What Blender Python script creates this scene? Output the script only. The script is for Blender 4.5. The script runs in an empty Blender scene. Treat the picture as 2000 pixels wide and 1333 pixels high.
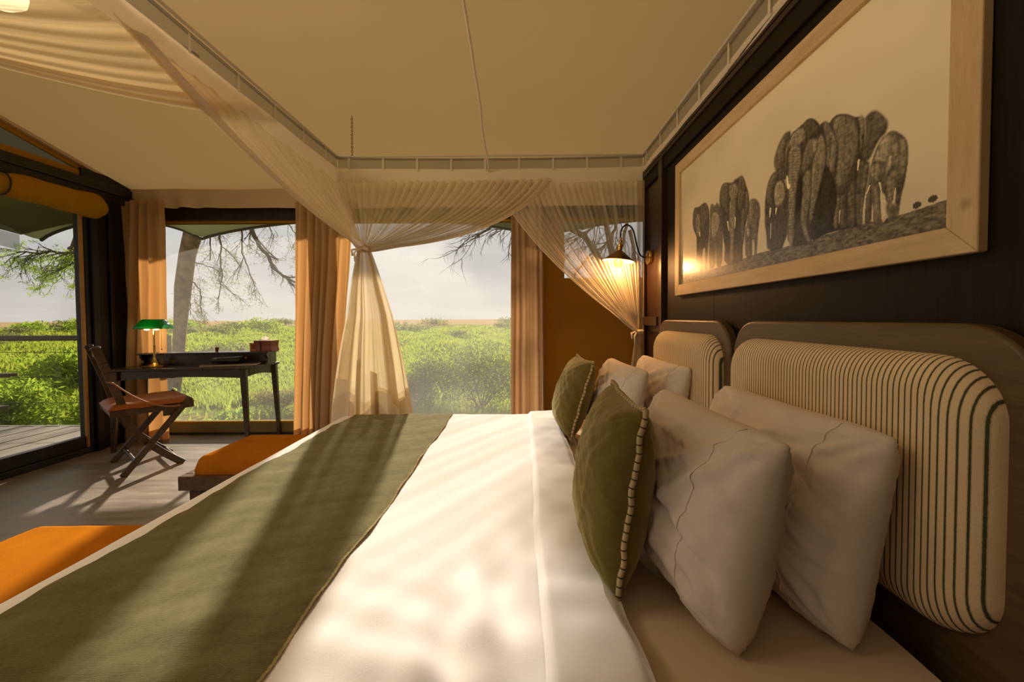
import bpy, bmesh, math, random
import numpy as np
from mathutils import Vector, Matrix

random.seed(7); rng = np.random.default_rng(11)
C = bpy.context.scene.collection
PI = math.pi
sc = bpy.context.scene

# ------------------------------------------------------------------ camera
EYE = Vector((0, 0, 1.22)); FPX = 777.78; PPX, PPY = 1020.0, 643.2
TH = math.atan(.0272); RO = .0065
CF = Vector((0, math.cos(TH), -math.sin(TH)))
cx0 = Vector((1, 0, 0)); cz0 = Vector((0, math.sin(TH), math.cos(TH)))
CR = cx0 * math.cos(RO) - cz0 * math.sin(RO); CU = cz0 * math.cos(RO) + cx0 * math.sin(RO)
cd = bpy.data.cameras.new('camera'); cam = bpy.data.objects.new('camera', cd); C.objects.link(cam)
cam.matrix_world = Matrix(((CR.x, CU.x, -CF.x, EYE.x), (CR.y, CU.y, -CF.y, EYE.y), (CR.z, CU.z, -CF.z, EYE.z), (0, 0, 0, 1)))
cd.lens = 14.0; cd.sensor_width = 36.0; cd.clip_end = 3000; cd.clip_start = .02
cd.shift_x = -(PPX - 1000) / 2000; cd.shift_y = (PPY - 666.5) / 2000
sc.camera = cam
def ray(x, y): return CF * FPX + CR * (x - PPX) - CU * (y - PPY)
def at(i, x, y, v):
    d = ray(x, y); return EYE + d * ((v - EYE[i]) / d[i])
def ax(x, y, v): return at(0, x, y, v)
def ay(x, y, v): return at(1, x, y, v)
def az(x, y, v): return at(2, x, y, v)

# ------------------------------------------------------------------ exposure, sky, sun, large lights
vs = sc.view_settings
vs.view_transform = 'Standard'; vs.look = 'None'; vs.gamma = 1; vs.use_curve_mapping = False
vs.exposure = 0.0
cy = sc.cycles
cy.max_bounces = 10; cy.diffuse_bounces = 5; cy.glossy_bounces = 4; cy.transmission_bounces = 8
cy.transparent_max_bounces = 24; cy.sample_clamp_indirect = 6.0; cy.caustics_reflective = False; cy.caustics_refractive = False

SUN_DIR = Vector((-.27, 1, .43)).normalized()       # towards the sun
sl = bpy.data.lights.new('sun', 'SUN'); so = bpy.data.objects.new('sun', sl); C.objects.link(so)
sl.energy = 10.2; sl.color = (1, .885, .74); sl.angle = math.radians(1.6)
so.rotation_euler = SUN_DIR.to_track_quat('Z', 'Y').to_euler(); so.location = (-6, 30, 13)

w = bpy.data.worlds.new('sky'); sc.world = w; w.use_nodes = True
wn = w.node_tree.nodes; wl = w.node_tree.links; wn.clear()
def wnode(t, **k):
    n = wn.new(t)
    for a, b in k.items():
        if a.startswith('i_'): n.inputs[int(a[2:])].default_value = b
        else: setattr(n, a, b)
    return n
tc = wnode('ShaderNodeTexCoord'); sep = wnode('ShaderNodeSeparateXYZ'); wl.new(tc.outputs['Generated'], sep.inputs[0])
rampz = wnode('ShaderNodeValToRGB'); wl.new(sep.outputs[2], rampz.inputs[0])
e = rampz.color_ramp.elements
e[0].position = 0; e[0].color = (.80, .755, .69, 1); e[1].position = .6; e[1].color = (.60, .605, .61, 1)
m = e.new(.16); m.color = (.72, .71, .69, 1)
mp = wnode('ShaderNodeMapping'); mp.inputs['Scale'].default_value = (1.6, 1.6, 6.5); wl.new(tc.outputs['Generated'], mp.inputs[0])
nz = wnode('ShaderNodeTexNoise'); nz.inputs['Scale'].default_value = 2.3; nz.inputs['Detail'].default_value = 6; nz.inputs['Roughness'].default_value = .5
wl.new(mp.outputs[0], nz.inputs['Vector'])
rc = wnode('ShaderNodeValToRGB'); wl.new(nz.outputs[0], rc.inputs[0])
rc.color_ramp.elements[0].position = .36; rc.color_ramp.elements[0].color = (.90, .90, .905, 1)
rc.color_ramp.elements[1].position = .70; rc.color_ramp.elements[1].color = (1.12, 1.10, 1.07, 1)
mx = wnode('ShaderNodeMix', data_type='RGBA', blend_type='MULTIPLY'); mx.inputs[0].default_value = 1
wl.new(rampz.outputs[0], mx.inputs[6]); wl.new(rc.outputs[0], mx.inputs[7])
dp = wnode('ShaderNodeVectorMath', operation='DOT_PRODUCT'); wl.new(tc.outputs['Generated'], dp.inputs[0]); dp.inputs[1].default_value = SUN_DIR
pw = wnode('ShaderNodeMath', operation='POWER'); mxd = wnode('ShaderNodeMath', operation='MAXIMUM'); mxd.inputs[1].default_value = 0
wl.new(dp.outputs['Value'], mxd.inputs[0]); wl.new(mxd.outputs[0], pw.inputs[0]); pw.inputs[1].default_value = 22
gl = wnode('ShaderNodeMix', data_type='RGBA', blend_type='ADD'); wl.new(pw.outputs[0], gl.inputs[0]); wl.new(mx.outputs[2], gl.inputs[6]); gl.inputs[7].default_value = (.08, .07, .05, 1)
bg = wnode('ShaderNodeBackground'); bg.inputs[1].default_value = .95; wl.new(gl.outputs[2], bg.inputs[0])
wo = wnode('ShaderNodeOutputWorld'); wl.new(bg.outputs[0], wo.inputs[0])

def area(name, loc, target, sx, sy, power, col):
    l = bpy.data.lights.new(name, 'AREA'); o = bpy.data.objects.new(name, l); C.objects.link(o)
    l.shape = 'RECTANGLE'; l.size = sx; l.size_y = sy; l.energy = power; l.color = col
    o.location = loc; o.rotation_euler = (Vector(target) - Vector(loc)).to_track_quat('-Z', 'Y').to_euler(); return o
area('warm_fill_light', (-2.3, .7, 2.75), (.8, 1.5, 1.5), 1.2, .8, 31, (1, .77, .49))  # added warm fill aimed at the wooden wall, no fitting hangs there

# ------------------------------------------------------------------ materials
class NM:
    def __init__(s, name):
        s.m = bpy.data.materials.new(name); s.m.use_nodes = True; s.t = s.m.node_tree; s.t.nodes.clear()
        s.out = s.n('ShaderNodeOutputMaterial')
    def n(s, t, ins=None, **k):
        n = s.t.nodes.new(t)
        for a, b in k.items(): setattr(n, a, b)
        for a, b in (ins or {}).items():
            if hasattr(b, 'is_linked') or isinstance(b, bpy.types.NodeSocket): s.t.links.new(b, n.inputs[a])
            else: n.inputs[a].default_value = b
        return n
    def l(s, a, b): s.t.links.new(a, b)
    def coord(s, kind='Object', scale=(1, 1, 1)):
        c = s.n('ShaderNodeTexCoord'); return s.n('ShaderNodeMapping', {'Vector': c.outputs[kind], 'Scale': scale}).outputs[0]
    def noise(s, vec, scale, detail=3, rough=.5):
        return s.n('ShaderNodeTexNoise', {'Vector': vec, 'Scale': scale, 'Detail': detail, 'Roughness': rough}).outputs[0]
    def ramp(s, fac, stops):
        r = s.n('ShaderNodeValToRGB', {0: fac}); e = r.color_ramp.elements
        while len(e) < len(stops): e.new(.5)
        for q, (p, c) in zip(e, stops):
            q.position = p; q.color = (c, c, c, 1) if isinstance(c, (int, float)) else tuple(c) + (1,)
        return r.outputs[0]
    def bump(s, h, strength=.3, dist=.01):
        return s.n('ShaderNodeBump', {'Height': h, 'Strength': strength, 'Distance': dist}).outputs[0]
    def math(s, op, a, b=0.0):
        return s.n('ShaderNodeMath', {0: a, 1: b}, operation=op).outputs[0]
    def done(s, sh): s.l(sh, s.out.inputs[0]); return s.m

def col_scale(c, k): return tuple(min(1, x * k) for x in c)
def plain(name, c, rough=.6, metal=0.0, spec=.4, var=.12, nscale=14, bump=0.0, coat=0.0):
    b = NM(name); v = b.coord(); nz = b.noise(v, nscale, 4)
    cc = b.ramp(nz, [(.3, col_scale(c, 1 - var)), (.7, col_scale(c, 1 + var))])
    ins = {'Base Color': cc, 'Roughness': rough, 'Metallic': metal, 'Specular IOR Level': spec, 'Coat Weight': coat}
    if bump: ins['Normal'] = b.bump(b.noise(v, nscale * 8, 3), bump, .004)
    return b.done(b.n('ShaderNodeBsdfPrincipled', ins).outputs[0])
def wood(name, c1, c2, scale=(1, 1, 1), rough=.45, gs=9, spec=.4, bump=.12, knots=False):
    b = NM(name); v = b.coord('Object', scale)
    n1 = b.noise(v, gs, 5, .6); n2 = b.noise(v, gs * 7, 2)
    f = b.math('ADD', b.math('MULTIPLY', n1, .75), b.math('MULTIPLY', n2, .25))
    cc = b.ramp(f, [(.32, c1), (.66, c2)])
    if knots:
        vv = b.coord('Object', (1, 1, 1)); vo = b.n('ShaderNodeTexVoronoi', {'Vector': vv, 'Scale': 4.3})
        k = b.ramp(vo.outputs['Distance'], [(.015, 1.0), (.07, 0.0)])
        mxx = b.n('ShaderNodeMix', {0: b.math('MULTIPLY', k, .6), 6: cc, 7: (c1[0] * .35, c1[1] * .28, c1[2] * .2, 1)}, data_type='RGBA'); cc = mxx.outputs[2]
    return b.done(b.n('ShaderNodeBsdfPrincipled', {'Base Color': cc, 'Roughness': rough, 'Specular IOR Level': spec, 'Normal': b.bump(f, bump, .006)}).outputs[0])
def cloth(name, c, trans=.3, var=.06, nscale=5, weave=0, bump=.15, tcol=None, density=1.0):
    b = NM(name); v = b.coord(); nz = b.noise(v, nscale, 3)
    cc = b.ramp(nz, [(.3, col_scale(c, 1 - var)), (.7, col_scale(c, 1 + var))])
    h = b.noise(v, weave or 220, 2); nm = b.bump(h, bump, .003)
    d = b.n('ShaderNodeBsdfDiffuse', {'Color': cc, 'Normal': nm}).outputs[0]
    if trans:
        t = b.n('ShaderNodeBsdfTranslucent', {'Color': tuple(tcol or c) + (1,)}).outputs[0]
        d = b.n('ShaderNodeMixShader', {0: trans, 1: d, 2: t}).outputs[0]
    if density < 1:
        tr = b.n('ShaderNodeBsdfTransparent').outputs[0]
        d = b.n('ShaderNodeMixShader', {0: density, 1: tr, 2: d}).outputs[0]
    return b.done(d)
def sheer(name, c, d0, d1, pleats=46, trans=.45, vpow=1.0, ugain=0.0):
    """net curtain: gathered layers seen as streaks along v; density rises towards v=1"""
    b = NM(name); tcn = b.n('ShaderNodeTexCoord'); uv = b.n('ShaderNodeSeparateXYZ', {0: tcn.outputs['UV']})
    mpn = b.n('ShaderNodeMapping', {'Vector': tcn.outputs['UV'], 'Scale': (pleats, 1.1, 1)}).outputs[0]
    n1 = b.noise(mpn, 1.0, 4, .65)
    st = b.ramp(n1, [(.30, 0.0), (.68, 1.0)])
    vv = b.math('POWER', uv.outputs[1], vpow)
    base = b.math('ADD', d0, b.math('MULTIPLY', vv, d1 - d0))
    base = b.math('ADD', base, b.math('MULTIPLY', uv.outputs[0], ugain))
    amp = b.math('MULTIPLY', b.math('SUBTRACT', st, .5), .55)
    dens = b.math('ADD', base, amp)
    dn = b.n('ShaderNodeClamp', {0: dens, 1: .12, 2: .985}).outputs[0]
    D = b.n('ShaderNodeBsdfDiffuse', {'Color': tuple(c) + (1,)}).outputs[0]
    T = b.n('ShaderNodeBsdfTranslucent', {'Color': tuple(c) + (1,)}).outputs[0]
    S = b.n('ShaderNodeMixShader', {0: trans, 1: D, 2: T}).outputs[0]
    tr = b.n('ShaderNodeBsdfTransparent').outputs[0]
    return b.done(b.n('ShaderNodeMixShader', {0: dn, 1: tr, 2: S}).outputs[0])
def screen(name, c, dens, tint=(1, 1, 1), scale=900, trans=.5):
    b = NM(name); v = b.coord()
    n1 = b.noise(v, 1.7, 4); dd = b.ramp(n1, [(.3, dens * .75), (.75, min(1, dens * 1.3))])
    w1 = b.n('ShaderNodeTexWave', {'Vector': v, 'Scale': scale * .03}, bands_direction='X').outputs['Fac']
    w2 = b.n('ShaderNodeTexWave', {'Vector': v, 'Scale': scale * .03}, bands_direction='Z').outputs['Fac']
    g = b.math('ADD', .75, b.math('MULTIPLY', b.math('ADD', w1, w2), .25))
    dd = b.math('MULTIPLY', dd, g)
    D = b.n('ShaderNodeBsdfDiffuse', {'Color': tuple(c) + (1,)}).outputs[0]
    T = b.n('ShaderNodeBsdfTranslucent', {'Color': tuple(c) + (1,)}).outputs[0]
    S = b.n('ShaderNodeMixShader', {0: trans, 1: D, 2: T}).outputs[0]
    tr = b.n('ShaderNodeBsdfTransparent', {'Color': tuple(tint) + (1,)}).outputs[0]
    return b.done(b.n('ShaderNodeMixShader', {0: dd, 1: tr, 2: S}).outputs[0])

M = {}
M['canvas_roof'] = cloth('canvas_roof', (.60, .445, .27), .37, .05, 1.3, tcol=(.80, .62, .40))
M['canvas_valance'] = cloth('canvas_valance', (.70, .56, .36), .15, .05, 2)
M['ochre'] = cloth('ochre_canvas', (.34, .17, .02), .12, .08, 3, tcol=(.4, .2, .02))
M['ochre_roll'] = cloth('ochre_roll', (.42, .22, .02), .05, .1, 6)
M['olive_tarp'] = cloth('olive_tarp', (.17, .16, .08), .5, .1, 2, tcol=(.50, .44, .26))
M['awning'] = cloth('awning_canvas', (.11, .11, .045), .3, .1, 2, tcol=(.14, .15, .06))
M['grey_net'] = cloth('grey_shade_net', (.33, .33, .30), .4, .1, 2, density=.62)
M['dark_frame'] = wood('dark_frame', (.012, .009, .006), (.03, .022, .014), (2, 2, .2), .42)
M['post_metal'] = plain('post_metal', (.012, .012, .012), .45, spec=.35)
M['zip'] = plain('zip_tape', (.45, .24, .07), .7)
M['sill_canvas'] = cloth('sill_canvas', (.26, .2, .09), .05, .1, 4)
M['wall_panel'] = wood('wall_panel_wood', (.0075, .0045, .002), (.018, .011, .005), (14, 14, .55), .55, 5, .14, .05)
M['trim_wood'] = wood('trim_wood', (.014, .007, .004), (.04, .02, .009), (9, .5, 9), .34, 6, .55, .05)
M['stile_wood'] = wood('stile_wood', (.02, .010, .005), (.05, .024, .011), (9, 9, .4), .28, 6, .5, .04)
M['floor'] = None
M['pine'] = wood('pine_frame', (.50, .34, .17), (.68, .50, .28), (1.0, 1.2, 9), .55, 4, .3, .05, knots=True)
M['pine_v'] = wood('pine_frame_upright', (.50, .34, .17), (.68, .50, .28), (1.0, 9, .9), .55, 4, .3, .05, knots=True)
M['head_wood'] = wood('headboard_wood', (.075, .046, .018), (.14, .088, .038), (6, .7, 9), .45, 5, .4, .06)
M['desk_wood'] = wood('desk_wood', (.022, .013, .006), (.062, .034, .014), (1.2, 9, 9), .26, 5, .6, .04)
M['chair_wood'] = wood('chair_wood', (.035, .02, .008), (.10, .06, .024), (7, 7, 1), .35, 5, .5, .05)
M['bench_wood'] = wood('bench_wood', (.05, .026, .01), (.12, .06, .024), (6, 1, 6), .42, 5, .4, .05)
M['deck'] = wood('deck_wood', (.20, .17, .125), (.34, .30, .23), (8, .6, 8), .8, 4, .2, .2)
M['rail'] = wood('rail_wood', (.07, .06, .045), (.14, .12, .09), (.6, 8, 8), .7)
M['orange'] = cloth('orange_suede', (.40, .135, .010), 0, .10, 9, bump=.25)
M['seat_leather'] = plain('seat_leather', (.36, .105, .012), .5, var=.12, nscale=9, bump=.15)
M['box_leather'] = plain('box_leather', (.22, .045, .010), .38, var=.12, nscale=14, bump=.12, spec=.5)
M['strap'] = plain('leather_strap', (.42, .16, .04), .5)
M['white'] = cloth('white_cotton', (.76, .745, .735), 0, .015, 3, bump=.1)
M['sheet'] = cloth('white_sheet', (.62, .49, .35), 0, .015, 3, bump=.1)
M['pillow'] = cloth('pillow_cotton', (.71, .64, .575), 0, .015, 3, bump=.1)
M['seam'] = cloth('pillow_seam', (.78, .71, .64), 0, .01, 3)
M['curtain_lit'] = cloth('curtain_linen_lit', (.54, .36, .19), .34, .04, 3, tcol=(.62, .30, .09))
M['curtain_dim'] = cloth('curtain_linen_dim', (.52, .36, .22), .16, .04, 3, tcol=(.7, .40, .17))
M['curtain'] = cloth('curtain_linen', (.54, .37, .20), .26, .04, 3, tcol=(.78, .40, .13))
M['net_hem'] = cloth('net_hem', (.90, .81, .64), .25, .03, 3, tcol=(.80, .64, .38))
M['net_band'] = cloth('net_band', (.86, .77, .60), .35, .03, 3)
M['net_strip'] = cloth('net_strip', (.30, .27, .21), .3, .1, 6, density=.62)
M['net_tab'] = cloth('net_tab', (.74, .68, .55), .3, .03, 3)
M['net_back'] = sheer('net_back', (.82, .70, .47), .50, .90, 34, .5, 1.3, .25)
M['net_wall'] = sheer('net_wall', (.82, .74, .58), .30, .93, 40, .5, 1.6, .18)
M['net_foot'] = sheer('net_foot', (.88, .77, .55), .82, .95, 40, .4)
M['net_foot2'] = sheer('net_foot2', (.82, .70, .46), .66, .80, 30, .35)
M['net_fall'] = sheer('net_fall', (.70, .58, .37), .66, .60, 22, .6)
M['rope'] = cloth('rope', (.88, .80, .64), .4, .05, 20)
M['chain'] = plain('chain', (.30, .22, .12), .4, metal=.6)
M['brass'] = plain('brass', (.62, .38, .10), .26, metal=1.0, nscale=30)
M['brass_dark'] = plain('aged_brass', (.30, .17, .05), .34, metal=1.0, nscale=20)
M['shade_in'] = plain('shade_inside', (.85, .62, .32), .45)
M['black_metal'] = plain('black_metal', (.012, .012, .014), .35, spec=.5)
M['rubber'] = plain('binocular_rubber', (.012, .014, .012), .32, spec=.6)
M['binding'] = plain('notebook_leather', (.05, .04, .03), .35)
M['paper'] = plain('paper', (.62, .50, .36), .8)
M['tissue'] = cloth('tissue', (.85, .78, .68), .3)
M['fan'] = plain('fan_wood', (.02, .018, .012), .4)
M['soil'] = None
def emit(name, c, s):
    b = NM(name); return b.done(b.n('ShaderNodeEmission', {0: tuple(c) + (1,), 1: s}).outputs[0])
M['filament'] = emit('filament', (1, .55, .16), 60)
M['lamp_glow'] = emit('lamp_glow', (1, .80, .42), 4)
def _glass():
    b = NM('bulb_glass'); g = b.n('ShaderNodeBsdfGlossy', {'Roughness': .08, 'Color': (1, .9, .7, 1)}).outputs[0]
    t = b.n('ShaderNodeBsdfTransparent', {'Color': (1, .86, .62, 1)}).outputs[0]
    return b.done(b.n('ShaderNodeMixShader', {0: .14, 1: t, 2: g}).outputs[0])
M['bulb'] = _glass()
def _green():
    b = NM('green_glass'); p = b.n('ShaderNodeBsdfPrincipled', {'Base Color': (.0, .17, .035, 1), 'Roughness': .12, 'Specular IOR Level': .7, 'Coat Weight': .5}).outputs[0]
    t = b.n('ShaderNodeBsdfTranslucent', {'Color': (.0, .50, .10, 1)}).outputs[0]
    return b.done(b.n('ShaderNodeMixShader', {0: .5, 1: p, 2: t}).outputs[0])
M['green_glass'] = _green()
def _floor():
    b = NM('vinyl_floor'); v = b.coord('Object', (1.0, 5.5, 1)); n1 = b.noise(v, 2.2, 6, .6); n2 = b.noise(v, 14, 3)
    f = b.math('ADD', b.math('MULTIPLY', n1, .8), b.math('MULTIPLY', n2, .2))
    c = b.ramp(f, [(.30, (.20, .165, .125)), (.55, (.31, .26, .20)), (.75, (.40, .34, .26))])
    return b.done(b.n('ShaderNodeBsdfPrincipled', {'Base Color': c, 'Roughness': b.ramp(n1, [(.3, .30), (.7, .44)]), 'Specular IOR Level': .5, 'Normal': b.bump(f, .05, .004)}).outputs[0])
M['floor'] = _floor()
def _stripe():
    b = NM('striped_ticking'); c = b.n('ShaderNodeTexCoord'); s = b.n('ShaderNodeSeparateXYZ', {0: c.outputs['Object']})
    p = b.math('DIVIDE', s.outputs[1], .0128); fr = b.math('FRACT', b.math('ADD', p, 100.0))
    d = b.math('ABSOLUTE', b.math('SUBTRACT', fr, .5))
    fz = b.noise(b.coord('Object', (1, 1, 1)), 260, 2)
    d = b.math('ADD', d, b.math('MULTIPLY', b.math('SUBTRACT', fz, .5), .07))
    line = b.ramp(d, [(.085, 1.0), (.13, 0.0)])
    halo = b.ramp(d, [(.17, 1.0), (.21, 0.0)])
    base = b.ramp(b.noise(b.coord(), 5, 3), [(.3, (.74, .58, .36)), (.7, (.82, .66, .43))])
    m1 = b.n('ShaderNodeMix', {0: b.math('MULTIPLY', halo, .35), 6: base, 7: (.30, .24, .12, 1)}, data_type='RGBA').outputs[2]
    m2 = b.n('ShaderNodeMix', {0: b.math('MULTIPLY', line, .93), 6: m1, 7: (.045, .055, .026, 1)}, data_type='RGBA').outputs[2]
    return b.done(b.n('ShaderNodeBsdfDiffuse', {'Color': m2, 'Normal': b.bump(fz, .25, .003)}).outputs[0])
M['stripe'] = _stripe()
def _velvet(name, c1, c2, rim, scale=30):
    b = NM(name); v = b.coord(); n = b.noise(v, scale, 4, .6); n2 = b.noise(v, 6, 3); f = b.math('ADD', b.math('MULTIPLY', n, .5), b.math('MULTIPLY', n2, .5))
    cc = b.ramp(f, [(.33, c1), (.68, c2)])
    return b.done(b.n('ShaderNodeBsdfPrincipled', {'Base Color': cc, 'Roughness': .9, 'Specular IOR Level': .1, 'Sheen Weight': .7, 'Sheen Roughness': .45, 'Sheen Tint': tuple(rim) + (1,), 'Normal': b.bump(b.noise(v, 260, 2), .35, .004)}).outputs[0])
M['velvet'] = _velvet('olive_velvet', (.105, .080, .017), (.185, .145, .038), (.75, .65, .35))
def _runner():
    b = NM('runner_weave'); v = b.coord('Object', (1, 1, 1)); n = b.noise(v, 60, 5, .75); n2 = b.noise(v, 8, 5, .65)
    f = b.math('ADD', b.math('MULTIPLY', n, .55), b.math('MULTIPLY', n2, .45))
    cc = b.ramp(f, [(.34, (.056, .050, .015)), (.66, (.135, .121, .045))])
    w1 = b.n('ShaderNodeTexWave', {'Vector': v, 'Scale': 110.0, 'Distortion': 2.5}, bands_direction='Y').outputs['Fac']
    w2 = b.n('ShaderNodeTexWave', {'Vector': v, 'Scale': 110.0, 'Distortion': 2.5}, bands_direction='X').outputs['Fac']
    h = b.math('ADD', b.math('MULTIPLY', b.math('ADD', w1, w2), .28), b.math('MULTIPLY', n, 1.0))
    return b.done(b.n('ShaderNodeBsdfPrincipled', {'Base Color': cc, 'Roughness': .95, 'Specular IOR Level': .05, 'Sheen Weight': .5, 'Sheen Tint': (.8, .74, .45, 1), 'Normal': b.bump(h, .5, .004)}).outputs[0])
M['runner'] = _runner()
def _piping():
    b = NM('striped_piping'); c = b.n('ShaderNodeTexCoord'); s = b.n('ShaderNodeSeparateXYZ', {0: c.outputs['UV']})
    fr = b.math('FRACT', b.math('MULTIPLY', s.outputs[1], 84.0)); cc = b.ramp(fr, [(.80, (.50, .40, .23)), (.86, (.07, .055, .02))])
    return b.done(b.n('ShaderNodeBsdfDiffuse', {'Color': cc}).outputs[0])
M['piping'] = _piping()

# ------------------------------------------------------------------ mesh helpers
class MB:
    def __init__(s): s.v = []; s.f = []; s.uv = {}
    def add(s, verts, faces, uvs=None):
        o = len(s.v); s.v += [tuple(p) for p in verts]
        for f in faces: s.f.append(tuple(i + o for i in f))
        if uvs is not None:
            for i, u in enumerate(uvs): s.uv[o + i] = u
        return s
    def box(s, lo, hi, mat=None):
        x0, y0, z0 = lo; x1, y1, z1 = hi
        vs = [Vector(p) for p in ((x0, y0, z0), (x1, y0, z0), (x1, y1, z0), (x0, y1, z0), (x0, y0, z1), (x1, y0, z1), (x1, y1, z1), (x0, y1, z1))]
        if mat is not None: vs = [mat @ p for p in vs]
        return s.add(vs, [(0, 3, 2, 1), (4, 5, 6, 7), (0, 1, 5, 4), (1, 2, 6, 5), (2, 3, 7, 6), (3, 0, 4, 7)])
    def bar(s, a, b, w, h, up=(0, 0, 1), w2=None, h2=None):
        a = Vector(a); b = Vector(b); d = (b - a).normalized(); u = Vector(up); r = d.cross(u)
        if r.length < 1e-4: r = d.cross(Vector((1, 0, 0)))
        r.normalize(); u = r.cross(d).normalized(); w2 = w2 or w; h2 = h2 or h
        vs = [a - r * w / 2 - u * h / 2, a + r * w / 2 - u * h / 2, a + r * w / 2 + u * h / 2, a - r * w / 2 + u * h / 2,
              b - r * w2 / 2 - u * h2 / 2, b + r * w2 / 2 - u * h2 / 2, b + r * w2 / 2 + u * h2 / 2, b - r * w2 / 2 + u * h2 / 2]
        return s.add(vs, [(3, 2, 1, 0), (4, 5, 6, 7), (0, 1, 5, 4), (1, 2, 6, 5), (2, 3, 7, 6), (3, 0, 4, 7)])
    def tube(s, pts, rad, seg=8, closed=False, uv=False, cap=True):
        pts = [Vector(p) for p in pts]; n = len(pts); R = rad if callable(rad) else (lambda t: rad)
        L = [0.0]
        for i in range(1, n): L.append(L[-1] + (pts[i] - pts[i - 1]).length)
        tot = L[-1] or 1
        ref = Vector((0, 0, 1)); vs = []; uvs = []
        prev = None
        for i in range(n):
            if closed: d = pts[(i + 1) % n] - pts[i - 1]
            else: d = pts[min(i + 1, n - 1)] - pts[max(i - 1, 0)]
            d.normalize()
            if prev is None:
                prev = d.cross(ref)
                if prev.length < 1e-3: prev = d.cross(Vector((1, 0, 0)))
            prev = (prev - d * prev.dot(d)); prev.normalize(); q = d.cross(prev)
            r = R(L[i] / tot)
            for k in range(seg):
                a = 2 * PI * k / seg; vs.append(pts[i] + (prev * math.cos(a) + q * math.sin(a)) * r); uvs.append((k / seg, L[i] / tot))
        fs = []
        for i in range(n if closed else n - 1):
            j = (i + 1) % n
            for k in range(seg):
                k2 = (k + 1) % seg; fs.append((i * seg + k, i * seg + k2, j * seg + k2, j * seg + k))
        if cap and not closed: fs += [tuple(range(seg - 1, -1, -1)), tuple(range((n - 1) * seg, n * seg))]
        return s.add(vs, fs, uvs if uv else None)
    def lathe(s, prof, seg=24, mat=None, cap=True):
        vs = []; n = len(prof)
        for r, z in prof:
            for k in range(seg):
                a = 2 * PI * k / seg; p = Vector((r * math.cos(a), r * math.sin(a), z)); vs.append(mat @ p if mat is not None else p)
        fs = []
        for i in range(n - 1):
            for k in range(seg):
                k2 = (k + 1) % seg; fs.append((i * seg + k, i * seg + k2, (i + 1) * seg + k2, (i + 1) * seg + k))
        if cap: fs += [tuple(range(seg - 1, -1, -1)), tuple(range((n - 1) * seg, n * seg))]
        return s.add(vs, fs)
    def grid(s, fn, nu, nv, flip=False):
        vs = []; uvs = []
        for j in range(nv + 1):
            for i in range(nu + 1):
                u = i / nu; v = j / nv; vs.append(fn(u, v)); uvs.append((u, v))
        fs = []
        for j in range(nv):
            for i in range(nu):
                q = (j * (nu + 1) + i, j * (nu + 1) + i + 1, (j + 1) * (nu + 1) + i + 1, (j + 1) * (nu + 1) + i)
                fs.append(q[::-1] if flip else q)
        return s.add(vs, fs, uvs)
    def prism(s, poly, fn, d):
        """poly of 2d points; fn(a,b,depth)->3d; extruded by d"""
        n = len(poly); vs = [fn(a, b, 0) for a, b in poly] + [fn(a, b, d) for a, b in poly]
        fs = [tuple(range(n)), tuple(range(2 * n - 1, n - 1, -1))] + [(i, i + n, (i + 1) % n + n, (i + 1) % n) for i in range(n)]
        return s.add(vs, fs)
    def mesh(s, name):
        me = bpy.data.meshes.new(name); me.from_pydata(s.v, [], s.f)
        if s.uv:
            ul = me.uv_layers.new(name='UVMap')
            li = np.empty(len(me.loops), dtype=np.int32); me.loops.foreach_get('vertex_index', li)
            arr = np.zeros((len(s.v), 2), dtype=np.float32)
            for i, u in s.uv.items(): arr[i] = u
            ul.data.foreach_set('uv', arr[li].ravel())
        me.update(); return me
def fix(me):
    bm = bmesh.new(); bm.from_mesh(me); bmesh.ops.recalc_face_normals(bm, faces=bm.faces); bm.to_mesh(me); bm.free()
def obj(name, mb, m, parent=None, smooth=None, bevel=0, loc=None, normals=True):
    me = mb.mesh(name) if isinstance(mb, MB) else mb
    if normals and isinstance(mb, MB) and len(mb.f) < 60000: fix(me)
    o = bpy.data.objects.new(name, me); C.objects.link(o); me.materials.append(m)
    if parent is not None: o.parent = parent
    if smooth:
        me.shade_smooth()
        if smooth != 2: me.set_sharp_from_angle(angle=math.radians(40))
    if bevel:
        b = o.modifiers.new('bevel', 'BEVEL'); b.width = bevel; b.segments = 2; b.limit_method = 'ANGLE'; b.angle_limit = math.radians(35)
    if loc is not None: o.location = loc
    return o
def tag(o, label=None, cat=None, group=None, kind=None):
    if label: o['label'] = label
    if cat: o['category'] = cat
    if group: o['group'] = group
    if kind: o['kind'] = kind
    return o
def thing(name, label, cat, loc=(0, 0, 0), rz=0, group=None):
    o = bpy.data.objects.new(name, None); C.objects.link(o); o.location = loc; o.rotation_euler = (0, 0, rz); o.empty_display_size = .1
    return tag(o, label, cat, group)
def struct(name, mb, m, parent=None, smooth=None, bevel=0, label=None):
    o = obj(name, mb, m, parent, smooth, bevel); o['kind'] = 'structure'
    if label: o['label'] = label
    return o
def copy_tree(o, parent=None):
    c = o.copy(); C.objects.link(c); c.parent = parent
    for ch in list(o.children): copy_tree(ch, c)
    return c
def noise1(x, s=0): return math.sin(x * 1.7 + s) * .5 + math.sin(x * 3.1 + s * 2.3 + 1.1) * .3 + math.sin(x * 6.7 + s * .7 + 2.2) * .2
def smooth01(t): t = max(0, min(1, t)); return t * t * (3 - 2 * t)
def bez(p0, p1, p2, t): return p0 * (1 - t) ** 2 + p1 * (2 * t * (1 - t)) + p2 * t * t

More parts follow.
